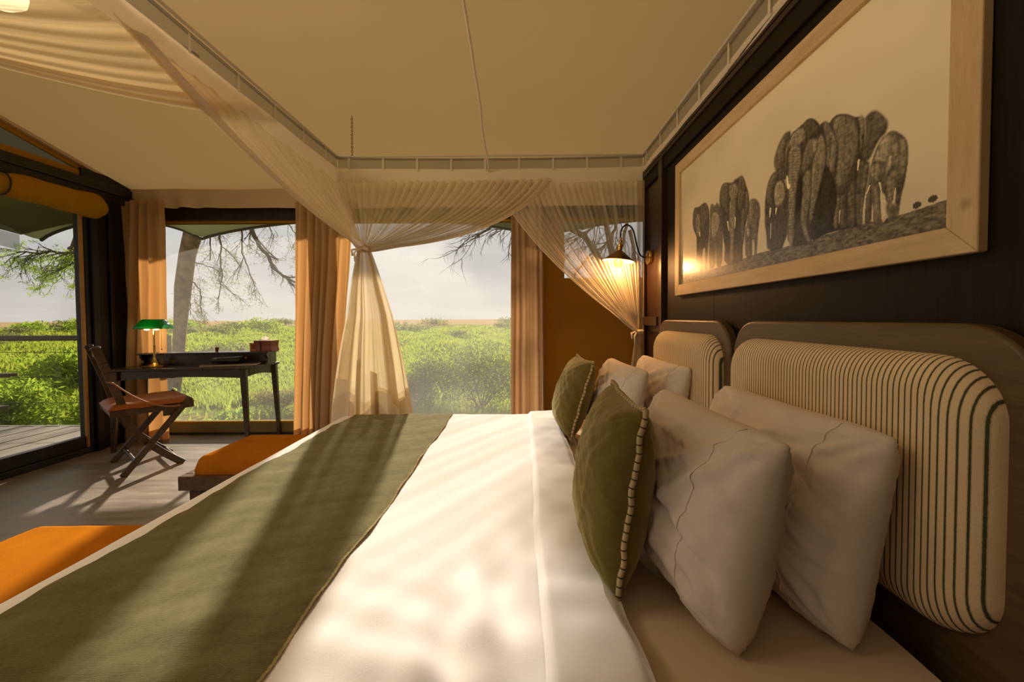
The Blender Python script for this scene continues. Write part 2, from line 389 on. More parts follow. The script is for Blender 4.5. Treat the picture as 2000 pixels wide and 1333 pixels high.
# ------------------------------------------------------------------ room shell
XL, XP, XR = -4.05, .88, 2.5; YB, YE, YR = 4.25, 4.08, -3.2
EAVE, SLOPE, RIDGE = 2.57, .25, .5
def roof_z(y): return EAVE + SLOPE * (YE - y) if y > RIDGE else EAVE + SLOPE * (YE - RIDGE) - .25 * (RIDGE - y)
struct('floor', MB().box((XL - .03, YR - .1, -.08), (XR, YB + .12, 0)), M['floor'], label='grey beige wood-look vinyl floor')
# roof canvas
def roof_fn(u, v):
    x = XL + (XR - XL) * u; y = YB + .04 + (YR - YB - .04) * v
    sag = .025 * math.sin(PI * u) * math.sin(PI * min(1, v * 2.1))
    return (x, y, roof_z(y) - sag + .006 * noise1(x * 2 + y, 1))
cl = struct('ceiling', MB().grid(roof_fn, 40, 40), M['canvas_roof'], smooth=2, label='tan canvas tent ceiling sloping down to the windows')
# piping strip at the gable edge of the ceiling
struct('trim_gable', MB().bar((XL + .02, YE, EAVE - .01), (XL + .02, RIDGE, roof_z(RIDGE) - .01), .05, .03).bar((XL + .02, RIDGE, roof_z(RIDGE) - .01), (XL + .02, YR, roof_z(YR) - .01), .05, .03), M['canvas_valance'], label='tan hem along the gable edge of the ceiling')
# valance under the eave
def val_fn(u, v):
    x = XL + .05 + (XR - XL - .1) * u; k = math.exp(-((x + 3.6) / .35) ** 2)
    return (x, YE + .03 + .012 * noise1(x * 3, 4) * v + .035 * k * v * math.sin(x * 26), EAVE - .205 * v + .008 * math.sin(x * 1.3) * v)
vl = struct('trim_valance', MB().grid(val_fn, 260, 8), M['canvas_valance'], smooth=2, label='tan canvas valance hanging from the eave')

# back wall of canvas and window openings
W1 = (-3.90, -2.20); W2 = (-1.95, .16); W3 = (.45, 1.75); WT, WBOT, W3B = 2.245, .135, 1.645
bw = MB()
for a, b in ((XL, W1[0]), (W1[1], W2[0]), (W2[1], W3[0]), (W3[1], XR)): bw.box((a, YB, 0), (b, YB + .03, EAVE))
bw.box((W1[0], YB, WT), (W1[1], YB + .03, EAVE)).box((W2[0], YB, WT), (W2[1], YB + .03, EAVE)).box((W3[0], YB, WT), (W3[1], YB + .03, EAVE)).box((W3[0], YB, 0), (W3[1], YB + .03, W3B))
struct('wall_back', bw, M['ochre'], label='ochre brown canvas wall with windows')
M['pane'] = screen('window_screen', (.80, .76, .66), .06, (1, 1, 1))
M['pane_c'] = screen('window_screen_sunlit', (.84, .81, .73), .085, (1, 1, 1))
M['pane_l'] = screen('front_screen', (.16, .17, .12), .12, (1, 1, 1), trans=.4)
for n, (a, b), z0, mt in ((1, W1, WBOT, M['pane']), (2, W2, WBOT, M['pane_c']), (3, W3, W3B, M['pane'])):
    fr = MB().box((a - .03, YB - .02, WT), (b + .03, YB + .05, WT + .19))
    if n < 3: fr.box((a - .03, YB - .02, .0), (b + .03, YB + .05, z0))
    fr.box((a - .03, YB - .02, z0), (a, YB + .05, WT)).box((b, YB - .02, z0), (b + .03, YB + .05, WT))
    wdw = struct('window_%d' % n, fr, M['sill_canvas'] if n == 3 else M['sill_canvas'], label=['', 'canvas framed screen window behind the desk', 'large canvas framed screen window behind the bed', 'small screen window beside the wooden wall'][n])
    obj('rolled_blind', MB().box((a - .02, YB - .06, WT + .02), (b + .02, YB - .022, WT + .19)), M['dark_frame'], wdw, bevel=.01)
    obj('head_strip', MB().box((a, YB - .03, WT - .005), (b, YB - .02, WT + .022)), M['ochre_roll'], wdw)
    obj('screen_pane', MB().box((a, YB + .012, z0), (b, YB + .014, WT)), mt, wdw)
    if n < 3: obj('sill_lip', MB().box((a, YB - .03, z0 - .015), (b, YB - .02, z0 + .006)), M['ochre_roll'], wdw)
struct('baseboard_back', MB().box((XL, YB - .035, 0), (XR, YB - .02, .02)), M['dark_frame'], label='dark strip at the foot of the window wall')

# left front: corner post, beam, rolled canvas, screen wall
lf = thing('wall_left', 'front screen wall with dark frame and rolled ochre canvas', None); lf['kind'] = 'structure'
YS = 3.66
obj('corner_post', MB().box((XL - .05, YS, 0), (XL + .05, YB, 2.62)).box((XL + .05, YS + .04, 0), (XL + .08, YS + .10, 2.42)).box((XL + .05, YS + .20, 0), (XL + .075, YS + .235, 2.42)), M['post_metal'], lf, bevel=.006)
obj('zip_strip', MB().box((XL + .02, YS - .022, .06), (XL + .045, YS - .004, 2.34)), M['zip'], lf)
obj('bottom_rail', MB().box((XL - .05, YR, 0), (XL + .05, YS, .055)).box((XL - .03, YR, .055), (XL + .03, YS, .16)), M['dark_frame'], lf, bevel=.006)
obj('beam', MB().box((XL - .05, YR, 2.37), (XL + .07, YB, 2.54)).box((XL + .07, YR, 2.45), (XL + .09, YB, 2.465)), M['dark_frame'], lf, bevel=.008)
def scr(u, v): return (XL, YR + (YS - YR) * u, .16 + 2.27 * v)
obj('screen_pane', MB().box((XL - .001, YR, .16), (XL + .001, YS, 2.37)), M['pane_l'], lf)
# gable triangle: dark netting with an ochre border
def gz(y): return roof_z(y) + .01
ys = np.linspace(YE - .25, YR, 40)
gm = MB(); gv = []; 
for y in ys: gv += [(XL - .01, y, 2.54), (XL - .01, y, gz(y))]
gm.add(gv, [(2 * i, 2 * i + 2, 2 * i + 3, 2 * i + 1) for i in range(len(ys) - 1)])
M['gable'] = cloth('gable_netting', (.045, .05, .03), .1, .2, 4, density=.93)
obj('gable_netting', gm, M['gable'], lf)
gb = MB().box((XL, YR, 2.54), (XL + .03, YE + .05, 2.60))
for i in range(len(ys) - 1):
    if ys[i] > RIDGE: gb.bar((XL + .005, ys[i], gz(ys[i]) - .055), (XL + .005, ys[i + 1], gz(ys[i + 1]) - .055), .02, .045)
obj('ochre_border', gb, M['ochre_roll'], lf)
def rollfn(u, v):
    y = YS + .17 - (YS + .17 - YR) * u; a = 2 * PI * v
    pinch = 1 - .28 * math.exp(-((y - 3.05) / .035) ** 2) - .28 * math.exp(-((y - 1.2) / .035) ** 2)
    end = smooth01((YS + .17 - y) / .12 + .25)
    r = (.104 + .014 * noise1(y * 4, 2) + .006 * math.sin(3 * a + y * 9)) * pinch * end
    return (XL + .10 + r * .75 * math.cos(a), y, 2.272 - .012 * math.sin(y * 3) + r * math.sin(a))
obj('rolled_canvas', MB().grid(rollfn, 150, 18), M['ochre_roll'], lf, smooth=2)
tt = MB()
for y in (3.05, 1.2): tt.tube([(XL + .10 + .08 * math.cos(a) * 1.0, y, 2.272 + .085 * math.sin(a) * 1.05) for a in np.linspace(0, 2 * PI, 17)[:-1]], .006, 6, closed=True)
obj('roll_tie', tt, M['dark_frame'], lf)

# wooden partition behind the beds
YW = 2.85
pw_ = MB().box((XP + .012, -2.0, 0), (XP + .11, YW, 2.24))
wr = struct('wall_right', pw_, M['wall_panel'], label='dark wooden partition wall behind the headboards')
edges = [2.44, 1.83, .62, -.60, -1.95]
for i in range(4):
    obj('panel', MB().box((XP, edges[i + 1] + .0015, .0), (XP + .012, edges[i] - .0015, 2.16)), M['wall_panel'], wr)
# end bay: stiles, recessed panel, ledge
obj('stile', MB().box((XP - .02, YW - .035, 0), (XP + .11, YW, 2.24)), M['stile_wood'], wr, bevel=.004)
obj('stile', MB().box((XP - .02, 2.50, 0), (XP + .012, 2.53, 2.24)).box((XP - .028, 2.445, 0), (XP + .012, 2.48, 2.24)).box((XP - .006, 2.48, 0), (XP + .012, 2.5, 2.24)), M['stile_wood'], wr, bevel=.004)
obj('recessed_panel', MB().box((XP + .002, 2.53, 0), (XP + .012, YW - .035, 2.2)), M['stile_wood'], wr)
obj('ledge', MB().box((XP - .03, 2.53, 1.165), (XP + .012, YW - .02, 1.225)), M['stile_wood'], wr, bevel=.005)
obj('top_rail', MB().box((XP - .015, -2.0, 2.12), (XP + .012, YW - .03, 2.2)), M['wall_panel'], wr, bevel=.004)
obj('crown_bead', MB().tube([(XP - .018, y, 2.205) for y in (YW, 1.4, -2.0)], .011, 8).box((XP - .03, -2.0, 2.215), (XP + .11, YW, 2.243)), M['trim_wood'], wr, bevel=.003)
# remaining shell out of the picture: rear wall with openings, far right canvas
rw = MB().box((XL, YR - .04, 0), (XR, YR, EAVE))
struct('wall_rear', rw, M['ochre'], label='rear canvas wall behind the camera')
rs = MB().prism([(YR, 0), (YB, 0), (YB, EAVE), (YE, EAVE), (RIDGE, roof_z(RIDGE)), (YR, roof_z(YR))], lambda a, b, d: (XR + d, a, b), .03)
struct('wall_far', rs, M['ochre'], label='canvas wall beyond the wooden partition')

# ------------------------------------------------------------------ outdoors
def gn(x, y):
    return .12 * math.sin(x * .31 + y * .13) + .09 * math.sin(x * .73 - y * .41 + 1.3) + .07 * math.sin(x * 1.3 + y * .9 + .4)
def ground_z(x, y):
    d = math.hypot(x, y)
    return -.50 + gn(x, y) * min(1, max(0, (d - 7) / 14)) * min(1.6, 1 + d / 60) * (1 if d < 120 else max(.3, 1 - (d - 120) / 300))
def _soil():
    b = NM('plain_ground'); v = b.coord(); s = b.n('ShaderNodeSeparateXYZ', {0: v})
    n1 = b.noise(v, .35, 6, .6); n2 = b.noise(v, 5, 5, .65)
    green = b.ramp(b.math('ADD', b.math('MULTIPLY', n1, .6), b.math('MULTIPLY', n2, .4)), [(.32, (.10, .13, .02)), (.52, (.20, .27, .035)), (.70, (.33, .34, .085))])
    soil = b.ramp(n2, [(.3, (.10, .065, .035)), (.55, (.21, .15, .09)), (.75, (.30, .22, .13))])
    dry = b.ramp(n1, [(.3, (.36, .25, .13)), (.7, (.46, .33, .19))])  # dry far ground, its pale colour also stands in for distance haze
    yj = b.math('ADD', s.outputs[1], b.math('MULTIPLY', n1, 3.0))
    f1 = b.ramp(b.math('DIVIDE', yj, 16.0), [(.50, 0.0), (.60, 1.0)])
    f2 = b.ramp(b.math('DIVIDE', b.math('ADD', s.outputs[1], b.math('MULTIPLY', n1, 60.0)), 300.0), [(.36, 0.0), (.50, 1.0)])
    m1 = b.n('ShaderNodeMix', {0: f1, 6: soil, 7: green}, data_type='RGBA').outputs[2]
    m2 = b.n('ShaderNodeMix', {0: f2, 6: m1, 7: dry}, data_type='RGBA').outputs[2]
    return b.done(b.n('ShaderNodeBsdfDiffuse', {'Color': m2, 'Normal': b.bump(n2, .7, .15)}).outputs[0])
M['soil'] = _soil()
def gfn(u, v):
    y = 4.3 + 900 * v ** 3.2; x = (u - .62) * 2 * (16 + 1.35 * y); return (x, y, ground_z(x, y))
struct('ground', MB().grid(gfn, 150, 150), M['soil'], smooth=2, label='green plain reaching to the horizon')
# side ground under and around the deck
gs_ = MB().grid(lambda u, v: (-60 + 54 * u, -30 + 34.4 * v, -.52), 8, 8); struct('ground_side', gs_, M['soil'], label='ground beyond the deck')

def leaf_mat(name, c, c2, tc_):
    b = NM(name); v = b.coord(); n = b.noise(v, .9 if name == 'grass' else 2.4, 4); n2 = b.noise(v, 23, 2)
    cc = b.ramp(b.math('ADD', b.math('MULTIPLY', n, .55), b.math('MULTIPLY', n2, .45)), [(.35, c), (.65, c2)])
    d = b.n('ShaderNodeBsdfDiffuse', {'Color': cc}).outputs[0]
    hs = b.n('ShaderNodeMix', {0: .6, 6: cc, 7: tuple(tc_) + (1,)}, data_type='RGBA').outputs[2]
    t = b.n('ShaderNodeBsdfTranslucent', {'Color': hs}).outputs[0]
    return b.done(b.n('ShaderNodeMixShader', {0: .45, 1: d, 2: t}).outputs[0])
M['grass'] = leaf_mat('grass', (.07, .14, .008), (.33, .38, .055), (.48, .55, .06))
M['leaf_bush'] = leaf_mat('bush_leaf', (.035, .05, .01), (.14, .16, .045), (.20, .24, .06))
M['leaf_dark'] = leaf_mat('shrub_leaf', (.13, .21, .016), (.32, .42, .045), (.50, .64, .06))
M['leaf_far'] = leaf_mat('far_shrub_leaf', (.10, .12, .03), (.22, .24, .08), (.30, .32, .10))
M['leaf_acacia'] = leaf_mat('acacia_leaf', (.10, .10, .03), (.22, .19, .06), (.30, .26, .08))
M['weed'] = leaf_mat('weed_leaf', (.12, .24, .02), (.24, .40, .05), (.40, .60, .05))
M['bark'] = plain('acacia_bark', (.15, .095, .045), .9, var=.75, nscale=7, bump=.9)
M['twig'] = plain('twig', (.085, .060, .045), .9, var=.3)

def tri_mesh(name, V, F):
    me = bpy.data.meshes.new(name); me.vertices.add(len(V)); me.vertices.foreach_set('co', V.astype(np.float32).ravel())
    k = F.shape[1]; me.loops.add(F.size); me.loops.foreach_set('vertex_index', F.astype(np.int32).ravel())
    me.polygons.add(len(F)); me.polygons.foreach_set('loop_start', np.arange(0, F.size, k, dtype=np.int32)); me.update(calc_edges=True); return me
def grass_mesh(n, y0, y1, xa, xb, h0, h1, keep=None):
    Y = y0 * np.exp(rng.random(n) * math.log(y1 / y0)); X = Y * (xa + (xb - xa) * rng.random(n))
    d = np.hypot(X, Y)
    g = .12 * np.sin(X * .31 + Y * .13) + .09 * np.sin(X * .73 - Y * .41 + 1.3) + .07 * np.sin(X * 1.3 + Y * .9 + .4)
    Z = -.52 + g * np.clip((d - 7) / 14, 0, 1) * np.minimum(1.6, 1 + d / 60)
    pn = np.sin(X * .8 + 1.7 * np.sin(Y * .5)) + np.sin(Y * .9 + X * .3 + 2)
    H = (h0 + (h1 - h0) * rng.random(n)) * (1 + np.clip(pn, -1, 2) * .25) * (1 + d / 70)
    Wd = (.012 + .0016 * d) * (0.6 + rng.random(n) * .8)
    a = rng.random(n) * 2 * PI; dx = np.cos(a) * Wd; dy = np.sin(a) * Wd
    lx = (rng.random(n) - .5) * H * .9; ly = (rng.random(n) - .5) * H * .9
    V = np.empty((n, 3, 3)); V[:, 0] = np.stack([X - dx, Y - dy, Z], 1); V[:, 1] = np.stack([X + dx, Y + dy, Z], 1); V[:, 2] = np.stack([X + lx, Y + ly, Z + H], 1)
    if keep is not None: V = V[keep(X, Y)]
    return tri_mesh('grass', V.reshape(-1, 3), np.arange(V.shape[0] * 3).reshape(-1, 3))
def keepg(X, Y):
    soil = (Y < 8.6 + .8 * np.sin(X * 1.3)) & (X > -.9 * Y) & (X < -.45 * Y)
    return (~soil) | (rng.random(len(X)) < .05)
tag(obj('grass', grass_mesh(190000, 5.2, 75, -1.55, .42, .05, .17, keepg), M['grass']), 'bright green grass covering the plain outside', 'grass', kind='stuff')

def leaf_cloud(centers, n, size, flat=.6):
    """random leaf quads around clump centres (x,y,z,rx,ry,rz)"""
    cs = np.array(centers); idx = rng.integers(0, len(cs), n); c = cs[idx]
    d = rng.normal(size=(n, 3)); d /= np.linalg.norm(d, axis=1)[:, None]; rr = rng.random(n) ** .45
    P = c[:, :3] + d * c[:, 3:6] * rr[:, None]
    a = rng.normal(size=(n, 3)); a /= np.linalg.norm(a, axis=1)[:, None]
    b = np.cross(a, rng.normal(size=(n, 3))); b /= np.linalg.norm(b, axis=1)[:, None]
    s = size * (.6 + .8 * rng.random(n))[:, None]
    V = np.stack([P - a * s, P + b * s * flat * .5, P + a * s, P - b * s * flat * .5], 1)
    return V.reshape(-1, 3), np.arange(n * 4).reshape(-1, 4)
def bush(name, label, cat, x, y, wx, wy, h, n, size, mt, group=None, stems=7, zb=None):
    z = ground_z(x, y) - .04 if zb is None else zb
    t = thing(name, label, cat, (x, y, z), 0, group)
    cl = []
    for k in range(11):
        a = rng.random() * 2 * PI; r = rng.random() ** .6
        hh = h * (.35 + .5 * rng.random() * (1 - .35 * r)); cl.append((math.cos(a) * r * wx * .62, math.sin(a) * r * wy * .62, hh, wx * .42, wy * .42, h * .30))
    cl += [(0, 0, h * .3, wx * .8, wy * .8, h * .3)] * 3
    V, F = leaf_cloud(cl, n, size)
    o = obj('foliage', tri_mesh('foliage', V, F), mt, t); o['kind'] = 'stuff'
    if stems:
        s = MB()
        for k in range(stems):
            c = cl[k % 11]; s.tube([(random.uniform(-.05, .05), random.uniform(-.05, .05), 0), (c[0] * .5, c[1] * .5, c[2] * .55), (c[0], c[1], c[2])], lambda q: .012 * h * (1.2 - q), 5)
        obj('stem', s, M['twig'], t)
    return t
# the bushes outside the large window
bush('bush', 'large grey green bush in front of the big middle window', 'bush', -1.88, 7.7, .78, .7, 1.02, 6500, .032, M['leaf_bush'])
bush('bush', 'feathery olive bush at the right side of the big middle window', 'bush', -.78, 7.5, .98, .8, 1.28, 8500, .028, M['leaf_bush'])
bush('bush', 'low pale bush behind the hanging net bundle', 'bush', -3.2, 9.2, .8, .6, .6, 3500, .03, M['leaf_bush'])
bush('bush', 'dry brown scrub outside behind the right legs of the desk', 'bush', -4.55, 7.4, .62, .4, .50, 2600, .028, M['leaf_acacia'])
bush('shrub', 'leafy green shrub beyond the deck on the far left', 'bush', -8.1, 6.0, 1.2, .7, .95, 5200, .05, M['leaf_dark'])
bush('shrub', 'dark green shrub beyond the deck next to the corner post', 'bush', -6.3, 6.1, .9, .7, .85, 4200, .045, M['leaf_dark'])
for k in range(5):
    bush('far_bush', ['rounded far bush on the horizon at the left picture edge', 'wide far bush on the horizon seen through the front screen', 'low far bush on the horizon above the deck railing', 'taller far bush on the horizon next to the corner post', 'small far bush on the horizon behind the post'][k], 'bush', -62 + 7.0 * k - (k % 2) * 2, 50 + (k % 3) * 2.5, 3.6, 2.0, 1.9 + .35 * (k % 3), 900, .22, M['leaf_dark'], None, 0)
bush('shrub', 'broad green shrub further out in the grass left of the post', 'bush', -11.5, 10.0, 2.4, 1.2, 1.0, 5200, .07, M['leaf_dark'])
spots = []
for k in range(400):                                           # shrubs scattered over the distant plain
    y = 20 * math.exp(random.random() * math.log(5.5)); x = y * random.uniform(-1.4, .30); s = random.uniform(.7, 1.5) * (y / 60 + .45)
    if len(spots) >= 40 or any(math.hypot(x - a, y - b) < 4.4 * (s + c) for a, b, c in spots) or math.hypot(x + 12, y - 11.4) < 9 or math.hypot(x - 2.6, y - 10.5) < 9: continue
    spots.append((x, y, s))
    bush('plain_shrub', 'low distant shrub scattered on the green plain', 'bush', x, y, s * 2.3, s * 1.4, s * 1.0, 420, .12 * s + .001 * y, M['leaf_far'], 'shrubs on the distant plain', 0)
# weeds at the foot of the tent
def weed(x, y, s, label, n=26):
    t = thing('weed', label, 'plant', (x, y, -.52), random.random() * 6)
    V, F = leaf_cloud([(0, 0, .12 * s, .22 * s, .16 * s, .10 * s), (.1 * s, .05, .22 * s, .12 * s, .1 * s, .1 * s)], int(n * 6), .032 * s, 1.1)
    o = obj('leaves', tri_mesh('leaves', V, F), M['weed'], t); o['kind'] = 'stuff'
    st = MB()
    for k in range(5): st.tube([(0, 0, 0), (random.uniform(-.14, .14) * s, random.uniform(-.1, .1) * s, .22 * s)], .004 * s, 4)
    obj('stem', st, M['weed'], t)
weed(-4.35, 6.0, 1.25, 'bright green weed outside between the desk legs', 34)
weed(-4.9, 6.4, .9, 'small weed outside behind the seat of the folding chair')
weed(-1.42, 5.3, 1.25, 'light green weed low in the big window beside the net bundle', 34)
weed(-.62, 5.2, .9, 'small weed in front of the large bush by the big window')
weed(-.2, 5.2, .9, 'small weed at the lower right corner of the big window')
# dry twigs lying on the soil
for k in range(7):
    y = random.uniform(5.6, 7.4); x = y * random.uniform(-.84, -.60); a = random.random() * PI
    tg = MB().tube([(x - .25 * math.cos(a), y - .25 * math.sin(a), -.485), (x, y, -.47), (x + .3 * math.cos(a + .2), y + .3 * math.sin(a + .2), -.48)], .006, 5)
    tag(obj('dry_twig', tg, M['twig']), 'dry twig lying on bare soil under the left window', 'twig', 'dry twigs on the bare soil')

# acacia tree seen through the left window
TY = 9.5
def P2(x, y, Y=TY): return ay(x, y, Y)
tree = thing('acacia_tree', 'leaning acacia tree with drooping bare twigs outside the left window', 'tree', (-7.6, TY, -.5))
tmb = MB()
trunk = [P2(338, 800), P2(347, 720), P2(352, 640), P2(358, 560), P2(366, 500), P2(381, 440), P2(400, 370), P2(430, 290)]
def inv(pts, o): return [Vector(p) - Vector(o) for p in pts]
tmb.tube(inv(trunk, tree.location), lambda t: (.10 + .11 * t) * (1 + .06 * math.sin(31 * t) + .05 * math.sin(57 * t)), 14)
obj('trunk', tmb, M['bark'], tree, smooth=2)
br = MB(); tw = MB(); lv = []
def twigs(p, d, L, r, depth):
    p = Vector(p); d = Vector(d).normalized(); pts = [p]; q = p.copy(); n = 5
    for i in range(n):
        d = (d + Vector((random.uniform(-.28, .28), random.uniform(-.2, .2), random.uniform(-.28, .18)))).normalized(); q = q + d * L / n; pts.append(q.copy())
    tw.tube(inv(pts, tree.location), lambda t: r * (1 - .7 * t), 4, cap=False)
    if depth > 0:
        for k in range(4):
            s = pts[random.randint(1, n)]; dd = (d + Vector((random.uniform(-1, 1), random.uniform(-.5, .5), random.uniform(-.9, .5)))).normalized(); twigs(s, dd, L * random.uniform(.4, .65), r * .55, depth - 1)
    elif random.random() < .5:
        s = pts[-1]; lv.append((s.x, s.y, s.z, .12, .1, .07))
def main_branch(pxs, r0, r1, Y=TY, seg=6, ntw=7, tl=.55):
    pts = [P2(x, y, Y) for x, y in pxs]
    # densify
    fine = []
    for i in range(len(pts) - 1):
        for k in range(4):
            t = k / 4; fine.append(pts[i].lerp(pts[i + 1], t) + Vector((random.uniform(-.015, .015), 0, random.uniform(-.015, .015))))
    fine.append(pts[-1])
    br.tube(inv(fine, tree.location), lambda t: r0 + (r1 - r0) * t, seg)
    for k in range(ntw):
        i = random.randint(2, len(fine) - 2); d = (fine[i + 1] - fine[i]).normalized(); dd = d + Vector((random.uniform(-.9, .9), random.uniform(-.4, .4), random.uniform(-.8, .3)))
        twigs(fine[i], dd, tl * random.uniform(.6, 1.2), r0 * .28, 2)
main_branch([(430, 290), (460, 360), (480, 410), (492, 450), (506, 480), (525, 502), (532, 522), (552, 538), (578, 552), (604, 563)], .075, .022, ntw=9)
main_branch([(400, 370), (412, 430), (410, 460), (411, 490), (410, 510)], .03, .010, ntw=6)
main_branch([(410, 380), (424, 430), (432, 480), (430, 515), (434, 540), (430, 570), (424, 585)], .03, .008, ntw=7)
main_branch([(460, 360), (474, 430), (472, 460), (473, 495), (483, 520), (488, 540), (500, 556)], .03, .007, ntw=8)
main_branch([(432, 482), (445, 490), (458, 505), (472, 525)], .014, .005, ntw=4, tl=.4)
main_branch([(366, 505), (385, 513), (405, 520), (417, 524)], .016, .006, ntw=5, tl=.45)
main_branch([(362, 540), (375, 550), (390, 565), (393, 580), (392, 600), (396, 620)], .018, .005, ntw=7, tl=.5)
main_branch([(358, 560), (371, 575), (372, 600), (372, 617)], .018, .006, ntw=4, tl=.35)
main_branch([(510, 360), (522, 430), (530, 450), (535, 470)], .02, .006, ntw=7)
main_branch([(545, 380), (560, 430), (572, 450), (590, 470)], .02, .006, ntw=7)
obj('branch', br, M['twig'], tree)
o = obj('twigs', tw, M['twig'], tree, normals=False); o['kind'] = 'stuff'
for k in range(16): p = P2(500 + random.uniform(-10, 45), 455 + random.uniform(0, 45)); lv.append((p.x, p.y, p.z, .22, .2, .10))
for k in range(8): p = P2(378 + random.uniform(-12, 16), 500 + random.uniform(-15, 50)); lv.append((p.x, p.y, p.z, .16, .15, .12))
lv = [(a - tree.location.x, b - tree.location.y, c - tree.location.z, d, e_, f_) for a, b, c, d, e_, f_ in lv]
V, F = leaf_cloud(lv, 3600, .03, .35); o = obj('leaves', tri_mesh('leaves', V, F), M['leaf_acacia'], tree); o['kind'] = 'stuff'
# spreading branch of another tree, seen through the front screen
t2 = thing('thorn_tree', 'thorn tree with a flat leafy branch beyond the front screen', 'tree', (-12.0, 11.4, -.5)); tw = MB(); br = MB(); lv = []
tree = t2; TY = 8.5
br.tube(inv([(-12.0, 11.4, -.5), (-11.9, 11.2, 1.0), (-11.6, 10.6, 2.2), (-11.0, 9.8, 3.0)], t2.location), lambda t: .16 - .07 * t, 9)
main_branch([(196, 470), (172, 484), (150, 492), (124, 495), (100, 492), (72, 496), (45, 492)], .05, .012, Y=8.5, ntw=16, tl=.55)
main_branch([(200, 500), (165, 505), (140, 515), (120, 525)], .03, .008, Y=8.5, ntw=10, tl=.45)
br.tube(inv([(-11.0, 9.8, 3.0), (-10.0, 9.0, 3.1), P2(196, 470, 8.5)], t2.location), .05, 6)
obj('branch', br, M['twig'], t2); o = obj('twigs', tw, M['twig'], t2, normals=False); o['kind'] = 'stuff'
for k in range(50): p = P2(random.uniform(90, 205), random.uniform(482, 520), 8.5); lv.append((p.x, p.y, p.z, .22, .2, .06))
lv = [(a - t2.location.x, b - t2.location.y, c - t2.location.z, d, e_, f_) for a, b, c, d, e_, f_ in lv]
V, F = leaf_cloud(lv, 4200, .035, .35); o = obj('leaves', tri_mesh('leaves', V, F), M['leaf_dark'], t2); o['kind'] = 'stuff'
# bare tree behind the small window
t3 = thing('bare_tree', 'thorn tree with bare low twigs outside the small right window', 'tree', (2.6, 10.5, -.5)); tw = MB(); br = MB(); lv = []; tree = t3
br.tube(inv([(2.6, 10.5, -.5), (2.55, 10.4, 1.3), (2.35, 10.2, 2.6), (2.1, 10, 3.6)], t3.location), lambda t: .13 - .06 * t, 9)
for pts in ([(1215, 400), (1200, 450), (1180, 480), (1150, 500), (1120, 540)], [(1225, 430), (1215, 480), (1200, 520), (1195, 560)], [(1230, 450), (1240, 500), (1250, 540), (1262, 570)], [(1190, 420), (1150, 450), (1120, 470)], [(1040, 400), (1000, 440), (960, 445), (930, 462)]):
    main_branch(pts, .045, .012, Y=9.0, ntw=12, tl=.8)
br.tube(inv([(2.45, 10.3, 2.0), (1.6, 10.2, 3.3), (.2, 10.1, 4.0), (-1.2, 10, 4.3), (-2.2, 10, 4.4)], t3.location), lambda t: .10 - .08 * t, 7)
crown = []
for k in range(46): crown.append((random.uniform(-1.95, 1.6), 10 + random.uniform(-.8, .8), random.uniform(3.75, 5.1), .34, .34, .20))
crown = [(a - t3.location.x, b_ - t3.location.y, c - t3.location.z, d, e_, f_) for a, b_, c, d, e_, f_ in crown]
V, F = leaf_cloud(crown, 9000, .075, .5); o = obj('crown', tri_mesh('crown', V, F), M['leaf_acacia'], t3); o['kind'] = 'stuff'
obj('branch', br, M['twig'], t3); o = obj('twigs', tw, M['twig'], t3, normals=False); o['kind'] = 'stuff'

# flysheet over the tent with scalloped webbing edge
fly = thing('flysheet', 'olive tent flysheet with a scalloped webbing edge above the windows', 'tent', (0, 0, 0))
YF = 5.0
def flyedge(x):
    segs = [(-6.0, -4.0), (-4.0, .25), (.25, 4.6)]
    for a, b in segs:
        if a <= x <= b:
            t = (x - a) / (b - a); return 2.24 + .24 * (4 * t * (1 - t)) ** .8
    return 2.24
def flyfn(u, v):
    x = -6.0 + 9.2 * u; yy = YF - 4.5 * v
    base = roof_z(max(RIDGE, yy)) + .22 if yy < YE else EAVE + .22 - SLOPE * (yy - YE)
    k = smooth01(1 - v / .22)
    return (x, yy, base * (1 - k) + flyedge(x) * k + .0)
obj('roof_sheet', MB().grid(lambda u, v: flyfn(u, .17 + .83 * v), 90, 34), M['olive_tarp'], fly, smooth=2)
obj('eave_flap', MB().grid(lambda u, v: flyfn(u, .172 * v), 90, 10), M['awning'], fly, smooth=2)
obj('webbing', MB().tube([(x, YF, flyedge(x) - .01) for x in np.linspace(-6, 3.2, 120)], .018, 6), M['post_metal'], fly)
# front awning seen through the front screen
def awn(u, v):
    y = -1.5 + 6.4 * u; x = XL - .12 - 1.95 * v; t = (y + 1.5) / 6.4
    sc_ = .22 * (4 * t * (1 - t)) * v * v
    return (x, y, 2.62 - .22 * v + sc_ - .12 * v * v)
obj('awning_sheet', MB().grid(awn, 60, 16), M['awning'], fly, smooth=2)
def awn2(u, v):
    p = awn(u, 1.0); return (p[0] - .02, p[1], p[2] - .19 * v + .05 * math.sin(PI * u) * v)
obj('awning_fringe', MB().grid(awn2, 60, 4), M['grey_net'], fly, smooth=2)

